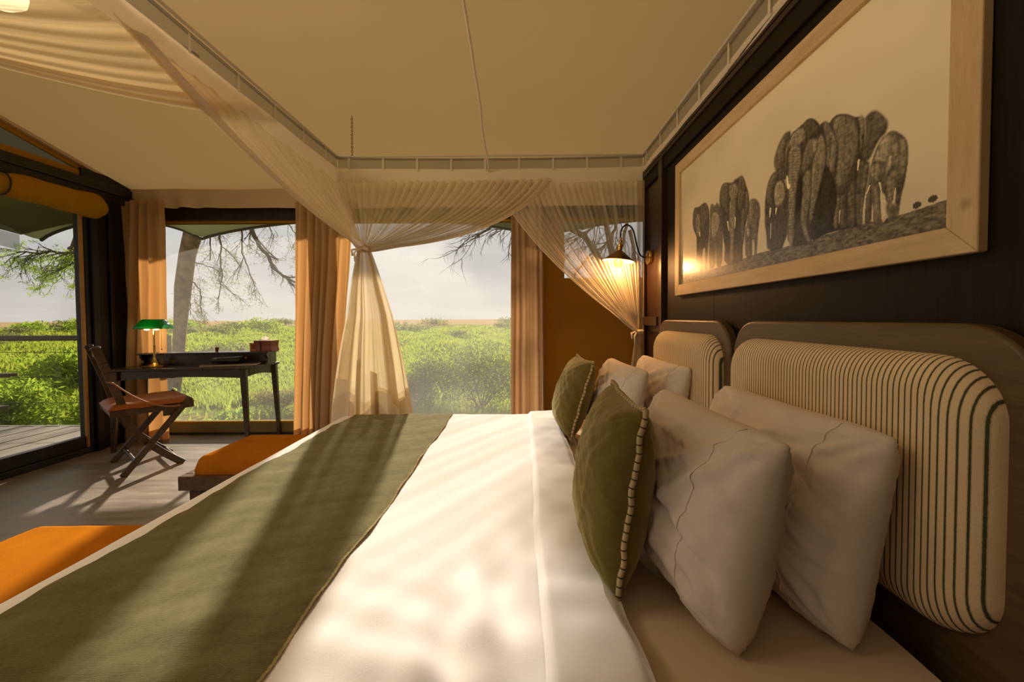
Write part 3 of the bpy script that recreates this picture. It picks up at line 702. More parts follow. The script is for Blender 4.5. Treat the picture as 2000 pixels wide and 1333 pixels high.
# deck with boards, railing, deck chair
dk = thing('deck', 'grey timber deck outside the front screen', 'deck', (0, 0, 0))
x = XL - .06; k = 0
while x > -7.0:
    obj('deck_board', MB().box((x - .138, -2.5, -.035), (x, 4.62, -.004 - .004 * (k % 2))), M['deck'], dk, bevel=.004); x -= .145; k += 1
obj('fascia', MB().box((-7.0, 4.62, -.2), (XL - .06, 4.66, -.002)), M['deck'], dk)
obj('joist', MB().box((-6.95, -2.5, -.25), (-6.85, 4.62, -.04)).box((-4.4, -2.5, -.25), (-4.3, 4.62, -.04)).box((-5.7, -2.5, -.52), (-5.6, 4.5, -.04)), M['deck'], dk)
rl = thing('deck_railing', 'wooden deck railing with thin horizontal cables', 'railing', (0, 4.62, 0))
obj('handrail', MB().tube([(-7.2, 0, 1.02), (-6.4, 0, 1.028), (-5.2, 0, 1.024), (-4.12, 0, 1.03)], .033, 10), M['rail'], rl, smooth=1)
for z in (.86, .57, .27): obj('cable', MB().tube([(-7.2, 0, z), (-4.12, 0, z)], .0035, 5), M['post_metal'], rl)
obj('rail_post', MB().box((-4.18, -.03, -.2), (-4.10, .03, 1.05)), M['rail'], rl, bevel=.005); obj('rail_post', MB().box((-7.2, -.03, -.2), (-7.1, .03, 1.05)), M['rail'], rl, bevel=.005)
dc = thing('deck_chair', 'dark wooden armchair on the deck, cut by the left edge', 'chair', (-5.0, 3.45, 0), math.radians(0))
# chair faces right (+x); its arm end peeps into the picture
def at_dc(p): return Vector(p) - Vector((-5.0, 3.45, 0))
arm_end = ay(26, 732, 3.72)
ae = arm_end.x
for sy in (-.27, .27):
    obj('arm', MB().bar((ae + 5.0 - .55, sy, arm_end.z), (ae + 5.0, sy, arm_end.z - .005), .07, .03), M['rail'], dc, bevel=.006)
    obj('leg', MB().bar((ae + 5.0 - .26, sy, 0), (ae + 5.0 - .26, sy, arm_end.z - .015), .05, .04, (1, 0, 0)), M['rail'], dc, bevel=.005)
    obj('leg', MB().bar((ae + 5.0 - .50, sy, 0), (ae + 5.0 - .62, sy, arm_end.z + .28), .05, .04, (1, 0, 0)), M['rail'], dc, bevel=.005)
obj('seat', MB().box((ae + 5.0 - .54, -.25, .40), (ae + 5.0 - .02, .25, .44)), M['rail'], dc, bevel=.006)
for k in range(3): obj('back_slat', MB().bar((ae + 5.0 - .575, -.25, arm_end.z + .02 + .1 * k), (ae + 5.0 - .575, .25, arm_end.z + .02 + .1 * k), .02, .06), M['rail'], dc, bevel=.004)
# ------------------------------------------------------------------ bed
BX0, BX1, BY0, BY1, BZ = -1.21, .80, .55, 2.70, .58
bed = thing('bed', 'wide double bed with a dark wooden base under the white duvet', 'bed', (-.2, 1.6, 0))
def loc(mb, o): mb.v = [tuple(Vector(p) - o.location) for p in mb.v]; return mb
obj('bed_base', loc(MB().box((-1.12, .62, .06), (.81, 2.62, .30)), bed), M['bench_wood'], bed, bevel=.01)
for x in (-1.05, .74):
    for y in (.7, 2.54): obj('leg', loc(MB().box((x - .03, y - .03, 0), (x + .03, y + .03, .06)), bed), M['bench_wood'], bed)
def mattress_fn(u, v):
    x = -1.14 + (.80 + 1.14) * u; y = .60 + 2.06 * v
    ex = min(1, min(x + 1.14, .80 - x) / .05); ey = min(1, min(y - .60, 2.66 - y) / .05)
    r = .05 * (1 - math.sqrt(max(0, 1 - (1 - ex) ** 2))) + .05 * (1 - math.sqrt(max(0, 1 - (1 - ey) ** 2)))
    return (x, y, .548 - r + .003 * noise1(x * 9 + y * 5, 2))
mt_ = MB().grid(mattress_fn, 60, 60)
mt_.box((-1.14, .60, .302), (.80, 2.66, .47))
obj('fitted_sheet', loc(mt_, bed), M['sheet'], bed, smooth=1)

def wrinkle(x, y):
    w_ = .0028 * math.sin(y * 46 + 5 * math.sin(x * 3.1 + y)) * smooth01((1.15 - y) / .5) * (.4 + .6 * math.sin(x * 6 + y * 4) ** 2)
    w_ += .006 * noise1(x * 2.2 + 1.3 * y, 3) + .003 * noise1(x * 7 - y * 5, 9)
    g = math.exp(-((x + .12 - (y - .8) * .35) / .10) ** 2) * smooth01((1.25 - y) / .4)
    return w_ + .016 * g * math.sin(x * 40 + y * 14)
DXE = .215
def top_z(x, y):
    """height of the duvet top; rounded over the foot and far edges"""
    ex = min(1.0, max(0, (x - BX0) / .035)); ey = min(1.0, max(0, (BY1 - y) / .07))
    r = .03 * (1 - math.sqrt(max(0, 1 - (1 - ex) ** 2))) + .06 * (1 - math.sqrt(max(0, 1 - (1 - ey) ** 2)))
    return BZ - r + wrinkle(x, y) * min(ex, ey)
duv = thing('duvet', 'smooth white cotton duvet spread over the bed', 'duvet', (-.5, 1.6, BZ))
def duvet_fn(u, v, off=0.0, x0=BX0, x1=DXE, fall=.40, ff=.34):
    # u across x with a fall at the foot, v along y with a fall at the far side
    Lx = (x1 - x0) + ff; a = u * Lx - ff
    Ly = (BY1 - BY0) + fall; b = v * Ly
    x = x0 + max(0, a); y = BY0 + min(b, BY1 - BY0); z = top_z(x, y) + off
    if a < 0: z = top_z(x0, y) + a; x = x0 - off - .012 * math.sin(y * 7) * min(1, -a / .2) - .02 * min(1, -a / .3)
    if b > BY1 - BY0: q = b - (BY1 - BY0); z -= q; y = BY1 + off + .014 * math.sin(x * 8) * min(1, q / .2) + .01 * min(1, q / .1)
    return (x, y, z)
obj('duvet_cover', loc(MB().grid(lambda u, v: duvet_fn(u, v), 150, 190), duv), M['white'], duv, smooth=2)
# turned-down band at the head end
def band(u, v):
    x = .035 + (DXE + .012 - .035) * u; y = BY0 + (BY1 - BY0 - .01) * v
    e = smooth01(u / .10) if u < .5 else 1 - .75 * smooth01((u - .86) / .14)
    return (x + .006 * noise1(y * 3, 5) * (1 - u) + .012 * noise1(y * 2.4, 1) * u, y, top_z(x, y) + .002 + .019 * e + .004 * noise1(y * 5 + x * 9, 7) + .006 * u * noise1(y * 9, 3))
obj('turned_down_fold', loc(MB().grid(band, 26, 120), duv), M['white'], duv, smooth=2)
def lip(u, v):
    p = band(1, v); return (p[0] + .004 * math.sin(PI * u), p[1], p[2] - (p[2] - .546) * u)
obj('fold_edge', loc(MB().grid(lip, 4, 120), duv), M['white'], duv, smooth=2)
# runner
run = thing('bed_runner', 'olive green woven runner across the foot of the bed', 'bed runner', (-.8, 1.6, BZ))
RX0, RX1 = -1.13, -.467
def runner_fn(u, v, off=.007):
    Ly = (BY1 - BY0) + .36; b = v * Ly; y = BY0 + min(b, BY1 - BY0)
    x = RX0 + (RX1 - RX0) * u + (.008 * noise1(b * 4, 2) * u + .004 * noise1(b * 5, 8) * (1 - u))
    z = top_z(x, y) + off + .0035 * noise1(x * 11 + b * 6, 5) + .003 * noise1(x * 5 - b * 13, 1)
    if u > .985: z -= .004
    if b > BY1 - BY0: q = b - (BY1 - BY0); z -= q; y = BY1 + .010 + .014 * math.sin(x * 8) * min(1, q / .2) + .01 * min(1, q / .1)
    return (x, y, z)
obj('cloth', loc(MB().grid(runner_fn, 60, 160), run), M['runner'], run, smooth=2)
def selv(x0, x1):
    return MB().grid(lambda u, v: tuple(Vector(runner_fn(x0 + (x1 - x0) * u, v)) + Vector((0, 0, .0025 + .0012 * math.sin(v * 900)))), 2, 400)
M['runner_edge'] = cloth('runner_edge', (.30, .25, .13), 0, .2, 30, bump=.4)
obj('hem', loc(selv(.992, 1.003), run), M['runner_edge'], run, smooth=2)

# ------------------------------------------------------------------ headboards
def round_rect(w, h, r, n=8, r2=None):
    """outline from bottom-left, counter clockwise; r top corners, r2 bottom corners"""
    r2 = r if r2 is None else r2; pts = []
    for cx, cy, rr, a0 in ((r2, r2, r2, PI), (w - r2, r2, r2, 1.5 * PI), (w - r, h - r, r, 0), (r, h - r, r, .5 * PI)):
        for k in range(n + 1): a = a0 + .5 * PI * k / n; pts.append((cx + rr * math.cos(a), cy + rr * math.sin(a)))
    return pts
def headboard(name, label, y0, y1, ztop=1.205):
    t = thing(name, label, 'headboard', (XP - .03, (y0 + y1) / 2, 0)); wdt = y1 - y0
    fr = MB().prism(round_rect(wdt, ztop - .05, .135, 10, .02), lambda a, b, d: (XP - .045 + d, y0 + a, .05 + b), .042)
    obj('frame', loc(fr, t), M['head_wood'], t, smooth=1, bevel=.008)
    for y in (y0 + .12, y1 - .12): obj('leg', loc(MB().box((XP - .04, y - .04, 0), (XP - .005, y + .04, .06)), t), M['head_wood'], t)
    a0, a1, b0, b1 = y0 + .048, y1 - .048, .605, 1.143
    W_, H_ = a1 - a0, b1 - b0
    def padfn(ring, k, n=56):
        # ring 0 = rim at frame, grows inward and forward
        t_ = ring; inset = .075 * (1 - math.cos(t_ * PI / 2)); dep = .062 * math.sin(t_ * PI / 2)
        rr = max(.03, .115 - inset * .9)
        return inset, dep, rr
    mb = MB(); rings = 9; prev = None; N = None
    for i in range(rings + 1):
        ins, dep, rr = padfn(i / rings, 0); pts = round_rect(W_ - 2 * ins, H_ - 2 * ins, rr, 10, rr)
        vs = [(XP - .045 - dep, a0 + ins + p[0], b0 + ins + p[1]) for p in pts]; N = len(vs); mb.add(vs, [])
    for i in range(rings):
        for k in range(N): k2 = (k + 1) % N; mb.f.append((i * N + k, i * N + k2, (i + 1) * N + k2, (i + 1) * N + k))
    mb.f.append(tuple(rings * N + k for k in range(N)))
    po = obj('padded_panel', loc(mb, t), M['stripe'], t, smooth=1)
    return t
headboard('headboard', 'far striped headboard with rounded wooden frame, beside the wall lamp', 1.60, 2.455)
headboard('headboard', 'near striped headboard with rounded wooden frame, under the elephant picture', .63, 1.575)

# ------------------------------------------------------------------ pillows
def frame_lean(center, lean, yaw, roll=0):
    """local a = width (along y), b = height, c = thickness (towards -x)"""
    return Matrix.Translation(center) @ Matrix.Rotation(yaw, 4, 'Z') @ Matrix.Rotation(lean, 4, 'Y') @ Matrix.Rotation(roll, 4, 'X')
def pillow_pt(u, v, side, W_, H_, T_, pinch, seed, slump=.0, wr=1.0, edge=.0):
    a = u * 2 - 1; b = v * 2 - 1
    pa = 1 - pinch * (1 - a * a) ; pb = 1 - pinch * (1 - b * b)
    x = a * W_ / 2 * (1 - pinch * (1 - b * b)); y = b * H_ / 2 * (1 - pinch * (1 - a * a))
    ra = max(0, 1 - abs(a) ** 2.6); rb = max(0, 1 - abs(b) ** 2.4)
    t = T_ * (ra ** .50) * (rb ** .46)
    # slump: fuller towards the bottom
    t *= 1 - slump * b * .6
    k = math.exp(-((1 - abs(a)) / .30) ** 2) + math.exp(-((1 - abs(b)) / .30) ** 2)
    ca = abs(a * b) ** 1.5; ang = math.atan2(1.02 - abs(b), 1.02 - abs(a))
    t += wr * T_ * (ra * rb) ** .45 * 1.5 * (.12 * ca * math.sin(ang * 17 + seed + 2 * math.copysign(1, a) + math.copysign(1.3, b)) + .05 * noise1(a * 3.5 + b * 2.1, seed) + .035 * noise1(a * 6 - b * 7, seed * 1.7) + .030 * k * noise1(a * 11 + b * 9 + 3 * noise1(a * 4 - b * 3, seed), seed + 2)
        + .06 * math.exp(-((a * .7 + b - .35 - .2 * math.sin(seed)) / .06) ** 2) - .06 * math.exp(-((a * .5 - b * .8 + .25 + .2 * math.cos(seed)) / .05) ** 2)
        + .05 * math.exp(-((a * .9 + b * .4 + .5 + .12 * math.sin(b * 4 + seed)) / .045) ** 2) - .045 * math.exp(-((a * .3 + b * .9 + .1 + .1 * math.sin(a * 5 + seed)) / .04) ** 2) * smooth01(a * .5 + .6)
        + .04 * math.exp(-((a * 1.1 - b * .35 - .62 + .06 * math.sin(b * 6)) / .04) ** 2) + .035 * math.exp(-((a * .15 + b - .62 + .05 * math.sin(a * 7 + seed)) / .04) ** 2))
    x *= 1 - .035 * (abs(b) ** 6) * (abs(a) ** 3); y *= 1 - .05 * (abs(a) ** 6) * (abs(b) ** 3)
    return Vector((-t * side if side > 0 else t * .8, x, y))
def pillow(name, label, W_, H_, T_, mtx, mt, seed, pinch=.05, cat='pillow', slump=.25, seam_a=None, cord=False, wr=1.0, zmin=.552, group=None, bend=0.0):
    org = mtx.translation.copy(); t = thing(name, label, cat, org, 0, group)
    mr = Matrix.Translation(-org) @ mtx; n = 44
    def place(p):
        p = p.copy(); p.x += bend * (p.y / (W_ / 2)) ** 2
        q = mr @ p
        if q.z + org.z < zmin: q.z = zmin - org.z + (q.z + org.z - zmin) * .04
        return q
    n = 64
    mb = MB()
    mb.grid(lambda u, v: place(pillow_pt(u, v, 1, W_, H_, T_, pinch, seed, slump, wr)), n, n)
    mb.grid(lambda u, v: place(pillow_pt(u, v, -1, W_, H_, T_, pinch, seed + 3, slump, wr)), n, n, flip=True)
    me = mb.mesh('cover'); bm = bmesh.new(); bm.from_mesh(me); bmesh.ops.remove_doubles(bm, verts=bm.verts, dist=.0004); bmesh.ops.recalc_face_normals(bm, faces=bm.faces); bm.to_mesh(me); bm.free()
    obj('cover', me, mt, t, smooth=2)
    if seam_a is not None:                                   # stitched edge of the pillow case opening
        pts = [place(pillow_pt(seam_a + .004 * math.sin(v * 5), v, 1, W_, H_, T_, pinch, seed, slump, wr) + Vector((-.0012, 0, 0))) for v in np.linspace(.01, .99, 60)]
        obj('seam', MB().tube(pts, .0017, 6), M['seam'], t, smooth=2)
    if cord:
        pts = []
        def edge(a, b):
            return place(Vector((0, a * W_ / 2 * (1 - pinch * (1 - b * b)), b * H_ / 2 * (1 - pinch * (1 - a * a)))) + Vector((.004 * noise1(a * 4 + b * 7, seed), 0, 0)))
        q = np.linspace(-1, 1, 31)
        for a in q[:-1]: pts.append(edge(a, -1))
        for b in q[:-1]: pts.append(edge(1, b))
        for a in q[::-1][:-1]: pts.append(edge(a, 1))
        for b in q[::-1][:-1]: pts.append(edge(-1, b))
        obj('piping', MB().tube(pts, .0068, 7, closed=True, uv=True), M['piping'], t, smooth=2)
    return t
R = math.radians
def lean_m(bx, by, yaw, lean, H_, zb=.555, roll=0):
    """bottom edge centre at (bx,by,zb), leaning back (towards +x) by lean degrees"""
    m = Matrix.Translation((bx, by, zb)) @ Matrix.Rotation(R(yaw), 4, 'Z') @ Matrix.Rotation(R(lean), 4, 'Y') @ Matrix.Rotation(R(roll), 4, 'X') @ Matrix.Translation((0, 0, H_ / 2 * .97)); return m
pillow('pillow', 'white pillow leaning on the near striped headboard', .64, .45, .125, lean_m(.635, 1.075, 2, 11, .45), M['pillow'], 1.3, .03, seam_a=.17)
pillow('pillow', 'plump white pillow standing in front of the nearest white pillow, behind the near green cushion', .63, .445, .14, lean_m(.405, 1.06, 2, 13, .445), M['pillow'], 4.1, .045, seam_a=.17)
pillow('pillow', 'white pillow leaning on the far striped headboard', .66, .46, .10, lean_m(.66, 2.12, 2, 12, .46), M['pillow'], 2.2, .05, seam_a=.14)
pillow('pillow', 'white pillow standing just behind the far green cushion', .64, .45, .105, lean_m(.44, 2.13, 3, 16, .45), M['pillow'], 5.7, .05, seam_a=.14)
pillow('cushion', 'near olive velvet cushion with striped piping, the larger looking one',   .42, .44, .105, lean_m(.222, 1.085, -3, 8, .44, .585, 0), M['velvet'], 3.0, .07, 'cushion', .1, None, True, .4, .575)
pillow('cushion', 'far olive velvet cushion with striped piping, next to the far white pillows', .42, .43, .10, lean_m(.235, 2.27, 4, 17, .43, .585), M['velvet'], 6.4, .07, 'cushion', .1, None, True, .4, .575)

# ------------------------------------------------------------------ benches
def bench(label, y0, y1, x0=-2.0, x1=-1.40):
    t = thing('bench', label, 'bench', ((x0 + x1) / 2, (y0 + y1) / 2, 0))
    for sx in (x0 + .07, x1 - .07):
        for sy in (y0 + .07, y1 - .07): obj('leg', loc(MB().box((sx - .035, sy - .035, 0), (sx + .035, sy + .035, .235)), t), M['bench_wood'], t, bevel=.005)
    obj('frame', loc(MB().box((x0, y0, .232), (x1, y0 + .05, .315)).box((x0, y1 - .05, .232), (x1, y1, .315)).box((x0, y0 + .05, .232), (x0 + .05, y1 - .05, .315)).box((x1 - .05, y0 + .05, .232), (x1, y1 - .05, .315)).box((x0 + .05, y0 + .05, .25), (x1 - .05, y1 - .05, .30)), t), M['bench_wood'], t, bevel=.004)
    a0, a1, b0, b1 = x0 + .075, x1 - .05, y0 + .03, y1 - .02
    def cush(u, v):
        x = a0 + (a1 - a0) * u; y = b0 + (b1 - b0) * v
        ex = min(1, min(u, 1 - u) / .10); ey = min(1, min(v, 1 - v) / .08)
        h = .075 * (1 - (1 - ex) ** 3) ** .5 * (1 - (1 - ey) ** 3) ** .5
        return (x, y, .345 + h + .006 * math.sin(PI * u) * math.sin(PI * v) + .0025 * noise1(x * 8 + y * 5, 3))
    mb = MB().grid(cush, 36, 44); n = 36; 
    per = [cush(i / 36, 0) for i in range(36)] + [cush(1, j / 44) for j in range(44)] + [cush(1 - i / 36, 1) for i in range(36)] + [cush(0, 1 - j / 44) for j in range(44)]
    k = len(per); mb.add(per + [(p[0], p[1], .3155) for p in per], [(i, (i + 1) % k, (i + 1) % k + k, i + k) for i in range(k)] + [tuple(range(k, 2 * k))])
    me = mb.mesh('cushion'); bm = bmesh.new(); bm.from_mesh(me); bmesh.ops.remove_doubles(bm, verts=bm.verts, dist=.0003); bmesh.ops.recalc_face_normals(bm, faces=bm.faces); bm.to_mesh(me); bm.free()
    me.transform(Matrix.Translation(-t.location)); obj('cushion', me, M['orange'], t, smooth=1)
    return t
bench('far low bench with orange cushion and dark wooden frame, beside the foot of the bed', 2.28, 2.80)
bench('near low bench with orange cushion, cut by the left edge of the picture', .98, 1.585)

# ------------------------------------------------------------------ picture with elephants
PXF = .857
pt = thing('framed_picture', 'large pine framed black and white photograph of walking elephants', 'picture', (PXF, 1.5, 1.7))
def pl(px, py): p = ax(px, py, PXF); return p.y, p.z
yL = pl(1318, 450)[0]; yR = pl(1913, 300)[0]; zB = .5 * (pl(1320, 578)[1] + pl(1913, 491)[1]); zT = pl(1318, 325)[1]
FW = .058
def fbar(y0, y1, z0, z1, name, mt, miter):
    (ya, za), (yb, zb_), (yc, zc), (yd, zd) = miter
    mb = MB().prism(miter, lambda a, b, d: (PXF + d, a, b), XP - PXF - .001); return obj(name, loc(mb, pt), mt, pt, bevel=.003)
iy0, iy1, iz0, iz1 = yR + FW, yL - FW, zB + FW, zT - FW
fbar(0, 0, 0, 0, 'frame_rail', M['pine'], [(yR, zB), (yL, zB), (iy1, iz0), (iy0, iz0)])
fbar(0, 0, 0, 0, 'frame_rail', M['pine'], [(iy0, iz1), (iy1, iz1), (yL, zT), (yR, zT)])
fbar(0, 0, 0, 0, 'frame_stile', M['pine_v'], [(yR, zB), (iy0, iz0), (iy0, iz1), (yR, zT)])
fbar(0, 0, 0, 0, 'frame_stile', M['pine_v'], [(iy1, iz0), (yL, zB), (yL, zT), (iy1, iz1)])
# the print: colours computed on a fine grid
XPRINT = PXF + .012
NW, NH = 880, 380
gy = np.linspace(iy1 + .004, iy0 - .004, NW); gzv = np.linspace(iz0 - .004, iz1 + .004, NH)
def pk(x, y):                                                    # crop pixel -> print plane
    p = ax(1330 + x / 3.602, 190 + y / 3.602, XPRINT); return ((gy[0] - p.y) / (gy[0] - gy[-1]) * (NW - 1), (p.z - gzv[0]) / (gzv[-1] - gzv[0]) * (NH - 1))
II, JJ = np.meshgrid(np.arange(NW), np.arange(NH))
def mask(poly):
    p = np.array([pk(*q) for q in poly])
    if len(poly) > 4:
        for _ in range(1): nx = np.roll(p, -1, 0); p = np.stack([p * .75 + nx * .25, p * .25 + nx * .75], 1).reshape(-1, 2)
    m = np.zeros(II.shape, bool); n = len(p)
    for i in range(n):
        x1, y1 = p[i]; x2, y2 = p[(i + 1) % n]
        if y1 == y2: continue
        c = ((y1 > JJ) != (y2 > JJ)) & (II < (x2 - x1) * (JJ - y1) / (y2 - y1) + x1); m ^= c
    return m
def blur(a, r):
    for ax_ in (0, 1):
        k = 2 * r + 1; pad = [(0, 0), (0, 0)]; pad[ax_] = (r + 1, r); c = np.cumsum(np.pad(a, pad, mode='edge'), axis=ax_)
        a = (c[k:] - c[:-k]) / k if ax_ == 0 else (c[:, k:] - c[:, :-k]) / k
    return a
def fnoise(sx, sy, seed):
    r = np.random.default_rng(seed); h, w_ = int(NH / sy) + 3, int(NW / sx) + 3; g = r.random((h, w_))
    yy = JJ / sy; xx = II / sx; y0 = yy.astype(int); x0 = xx.astype(int); fy = yy - y0; fx = xx - x0
    fy = fy * fy * (3 - 2 * fy); fx = fx * fx * (3 - 2 * fx)
    return (g[y0, x0] * (1 - fx) + g[y0, x0 + 1] * fx) * (1 - fy) + (g[y0 + 1, x0] * (1 - fx) + g[y0 + 1, x0 + 1] * fx) * fy
L = .50 + .05 * (fnoise(90, 60, 1) - .5) + .10 * (JJ / NH) * (II / NW)
gm_ = mask([(-60, 1262), (60, 1240), (200, 1218), (380, 1160), (540, 1098), (700, 1062), (900, 1005), (1050, 960), (1200, 912), (1400, 862), (1540, 828), (1600, 812), (1760, 758), (2100, 640), (2100, 1500), (-60, 1500)])
gt = .05 + .14 * fnoise(9, 3, 2) + .10 * fnoise(3, 1.5, 3); gt = gt + .16 * np.clip(1 - II / 380.0, 0, 1)
L = np.where(gm_, gt, L)
for bx, by, br_ in ((1905, 715, 16), (1785, 760, 11)):            # two little bushes on the ridge
    c = pk(bx * .93, by); L = np.where((II - c[0]) ** 2 / 40 + (JJ - c[1]) ** 2 / (22 + 8 * np.sin(II * 2.1)) < 1, .10, L)
wrn = .38 * fnoise(3, 9, 4) + .34 * fnoise(7, 3, 5) + .28 * fnoise(2, 2, 8)
def dab(poly, val, a=.8, rr=2):
    global L
    e_ = blur(mask(poly).astype(float), rr) * a; L = L * (1 - e_) + val * (.75 + .5 * wrn) * e_
FR = {'a': (1480, 200, 4.4437), 'b': (1600, 200, 4.935), 'c': (1340, 330, 6.35)}
def fpts(fr, pts): x0, y0, k = FR[fr]; return [((x0 + x / k - 1330) * 3.602, (y0 + y / k - 190) * 3.602) for x, y in pts]
def S(fr, txt, tone, light=.12, r=5, rim=.74):
    """one shaded patch of an elephant: wrinkled skin, lit from the upper side, with a dark rim"""
    global L
    v = [float(q) for q in txt.split()]; pts = list(zip(v[::2], v[1::2])); m = mask(fpts(fr, pts)).astype(float)
    b = blur(blur(m, r), r); e_ = blur(m, 2 if r < 7 else 1); e3 = blur(m, 3)
    lit = np.clip(.5 - np.gradient(b, axis=1) * -5 + np.gradient(b, axis=0) * -6, 0, 1.3)
    t = tone * (.45 + 1.1 * wrn) + light * lit * (.1 + 1.5 * wrn); t = t * (rim + (1 - rim) * np.clip((e3 - .45) * 2, 0, 1))
    L = L * (1 - e_) + t * e_
def tusk(fr, x0, y0, x1, y1, w_=9): dab(fpts(fr, [(x0 - w_, y0), (x0 + w_, y0), (x1 + w_ * .35, y1), (x1 - w_ * .35, y1)]), .66, .95, 0)
def gap(fr, txt): v = [float(q) for q in txt.split()]; dab(fpts(fr, list(zip(v[::2], v[1::2]))), .52, .9, 0)
# small group, far left
S('c', '295 470 325 425 355 470 380 415 420 450 450 560 460 680 455 880 445 1215 375 1225 372 990 365 980 365 1230 280 1245 285 900 300 700', .13, .08)
S('c', '320 560 365 530 410 570 425 640 400 760 360 860 320 860 310 680', .24, .14, 4); S('c', '300 480 325 430 352 475 350 520 315 545', .17, .08, 3)
S('c', '160 470 235 410 280 470 295 620 285 860 270 1000 262 1260 232 1262 238 990 215 975 200 1060 210 1270 165 1280 158 1080 148 1050 148 1240 135 1235 130 980 130 830 110 800 85 720 82 600 100 490 130 480', .09, .06)
S('c', '82 600 100 485 130 480 150 520 125 640 115 790 95 760 82 690', .12, .07, 4); S('c', '170 480 235 410 280 480 288 600 240 690 205 790 190 620', .12, .08, 4); S('c', '130 560 175 560 180 700 175 830 130 830 120 690', .19, .10, 3); tusk('c', 165, 785, 172, 840, 8)
S('c', '785 390 830 365 880 380 915 450 920 560 905 680 885 860 875 1100 840 1110 850 950 835 860 820 900 822 1110 760 1130 740 900 760 600', .14, .10)
S('c', '785 400 830 380 850 470 830 640 790 720 775 560', .20, .10, 4)
S('c', '410 400 425 260 450 190 500 170 580 175 600 130 650 110 685 80 715 110 740 190 770 280 785 420 770 560 735 700 715 900 700 960 705 1150 640 1140 660 1170 470 1200 480 940 460 880 450 600 430 500', .08, .06)
S('c', '410 400 425 260 450 190 505 175 525 230 520 420 530 590 480 520 440 460', .12, .08); S('c', '650 130 690 85 720 120 740 200 735 330 700 440 655 545 640 420 650 260', .12, .09); S('c', '735 250 770 290 783 420 765 560 735 690 715 650 735 450', .13, .08, 4)
S('c', '530 220 580 180 640 190 650 290 620 380 540 380', .19, .12, 4); S('c', '540 360 615 360 615 520 600 760 590 1000 585 1170 540 1180 545 900 535 650', .20, .10, 3); S('c', '690 500 735 480 730 700 710 900 690 960 680 700', .13, .08, 3)
tusk('c', 515, 650, 528, 770, 9); tusk('c', 609, 600, 605, 735, 7)
S('c', '730 740 765 690 800 710 810 800 800 950 820 1110 740 1120 725 900', .14, .09, 4); S('c', '750 730 790 730 795 800 770 860 748 800', .30, .10, 2)
# large group
S('a', '70 800 90 690 130 610 180 590 240 690 260 800 260 1250 80 1310 75 1130 60 1080 60 880', .09, .06)
S('a', '70 800 95 690 140 615 175 640 130 740 120 900 90 900', .14, .08, 4); S('a', '140 790 160 700 200 670 235 720 240 830 190 910 150 900', .25, .13, 4); tusk('a', 110, 915, 104, 1000, 7); tusk('a', 162, 915, 154, 978, 7); gap('a', '109 1050 118 1050 114 1185 109 1185')
S('b', '0 215 60 185 100 205 130 155 180 120 270 118 340 145 385 135 435 160 440 560 480 600 440 900 415 1195 190 1235 0 1290 -120 1300 -60 900 -20 400', .055, .04, 8)
S('a', '560 180 590 160 620 190 660 240 690 340 690 470 670 600 640 720 600 850 570 980 600 1090 540 1130 530 960 550 780 600 500 590 330', .13, .10); S('a', '610 230 660 260 685 350 680 470 650 600 620 640 630 480 640 350', .20, .11, 4)
S('b', '390 540 440 580 490 560 480 700 450 850 420 1000 415 1200 350 1220 350 800 370 660', .10, .08); S('b', '430 600 475 600 460 760 430 900 415 1190 390 1200 405 900', .16, .08, 3)
S('b', '430 150 530 65 610 120 670 195 645 300 590 340 530 450 490 550 430 580 410 480 440 330 450 220', .10, .08); S('b', '540 90 610 130 660 195 620 260 560 230 520 160', .16, .08, 4); S('b', '370 150 410 120 440 160 445 260 420 380 400 500 385 480 395 330 385 220', .18, .09, 3); dab(fpts('b', [(405, 310), (428, 310), (425, 360), (405, 355)]), .04, .8, 1)
S('b', '100 200 130 150 180 115 270 112 340 140 385 210 395 330 390 480 360 640 350 800 345 1210 265 1220 270 1000 262 850 210 880 205 900 195 1250 180 1230 190 1000 130 1000 60 1240 40 1150 60 950 110 860 170 600 175 400 150 280', .09, .07, 8)
S('b', '120 200 190 125 290 125 365 220 380 400 340 560 280 700 210 820 150 800 180 560 180 380', .15, .13, 9); S('b', '270 860 345 700 350 1000 345 1200 300 1205', .13, .08, 4); S('b', '200 900 262 870 265 1200 195 1235', .11, .07, 4); S('b', '135 930 205 905 200 1000 180 1120 170 1240 140 1200 130 1050', .17, .09, 3); gap('b', '190 1060 205 1020 196 1150 186 1180'); tusk('b', 383, 550, 370, 658, 11)
S('b', '490 640 520 520 590 360 660 300 695 268 770 290 830 340 858 420 855 560 830 760 790 900 770 1050 760 1110 730 980 740 820 700 980 640 960 640 900 600 860 590 1000 600 1170 515 1190 520 1000 510 950 500 1170 435 1190 440 1060 460 850 480 720', .10, .09, 7)
S('b', '770 320 830 350 855 450 850 580 810 740 770 680 780 480', .19, .12, 5); S('b', '680 320 760 310 775 480 765 640 720 640 710 500 690 420', .20, .12, 5); S('b', '510 600 560 450 620 330 700 310 700 420 660 520 640 600 560 560', .29, .15, 5); S('b', '490 640 540 570 550 700 530 760 490 700', .22, .10, 3); S('b', '545 580 590 560 600 680 590 770 540 770 530 680', .19, .10, 3); S('b', '590 580 640 590 650 680 620 720 600 680', .15, .08, 3)
S('b', '680 480 705 520 710 600 680 640 645 720 640 670 660 600', .32, .12, 3); S('b', '670 680 760 630 760 760 730 850 700 970 660 960 650 850', .20, .11, 4); S('b', '515 800 580 800 590 1000 600 1170 520 1185 520 1000', .17, .09, 4); S('b', '450 850 505 830 505 1000 500 1165 440 1180', .13, .08, 4); S('b', '650 950 720 980 755 1010 758 1090 720 1140 680 1130 640 1050', .13, .10, 4)
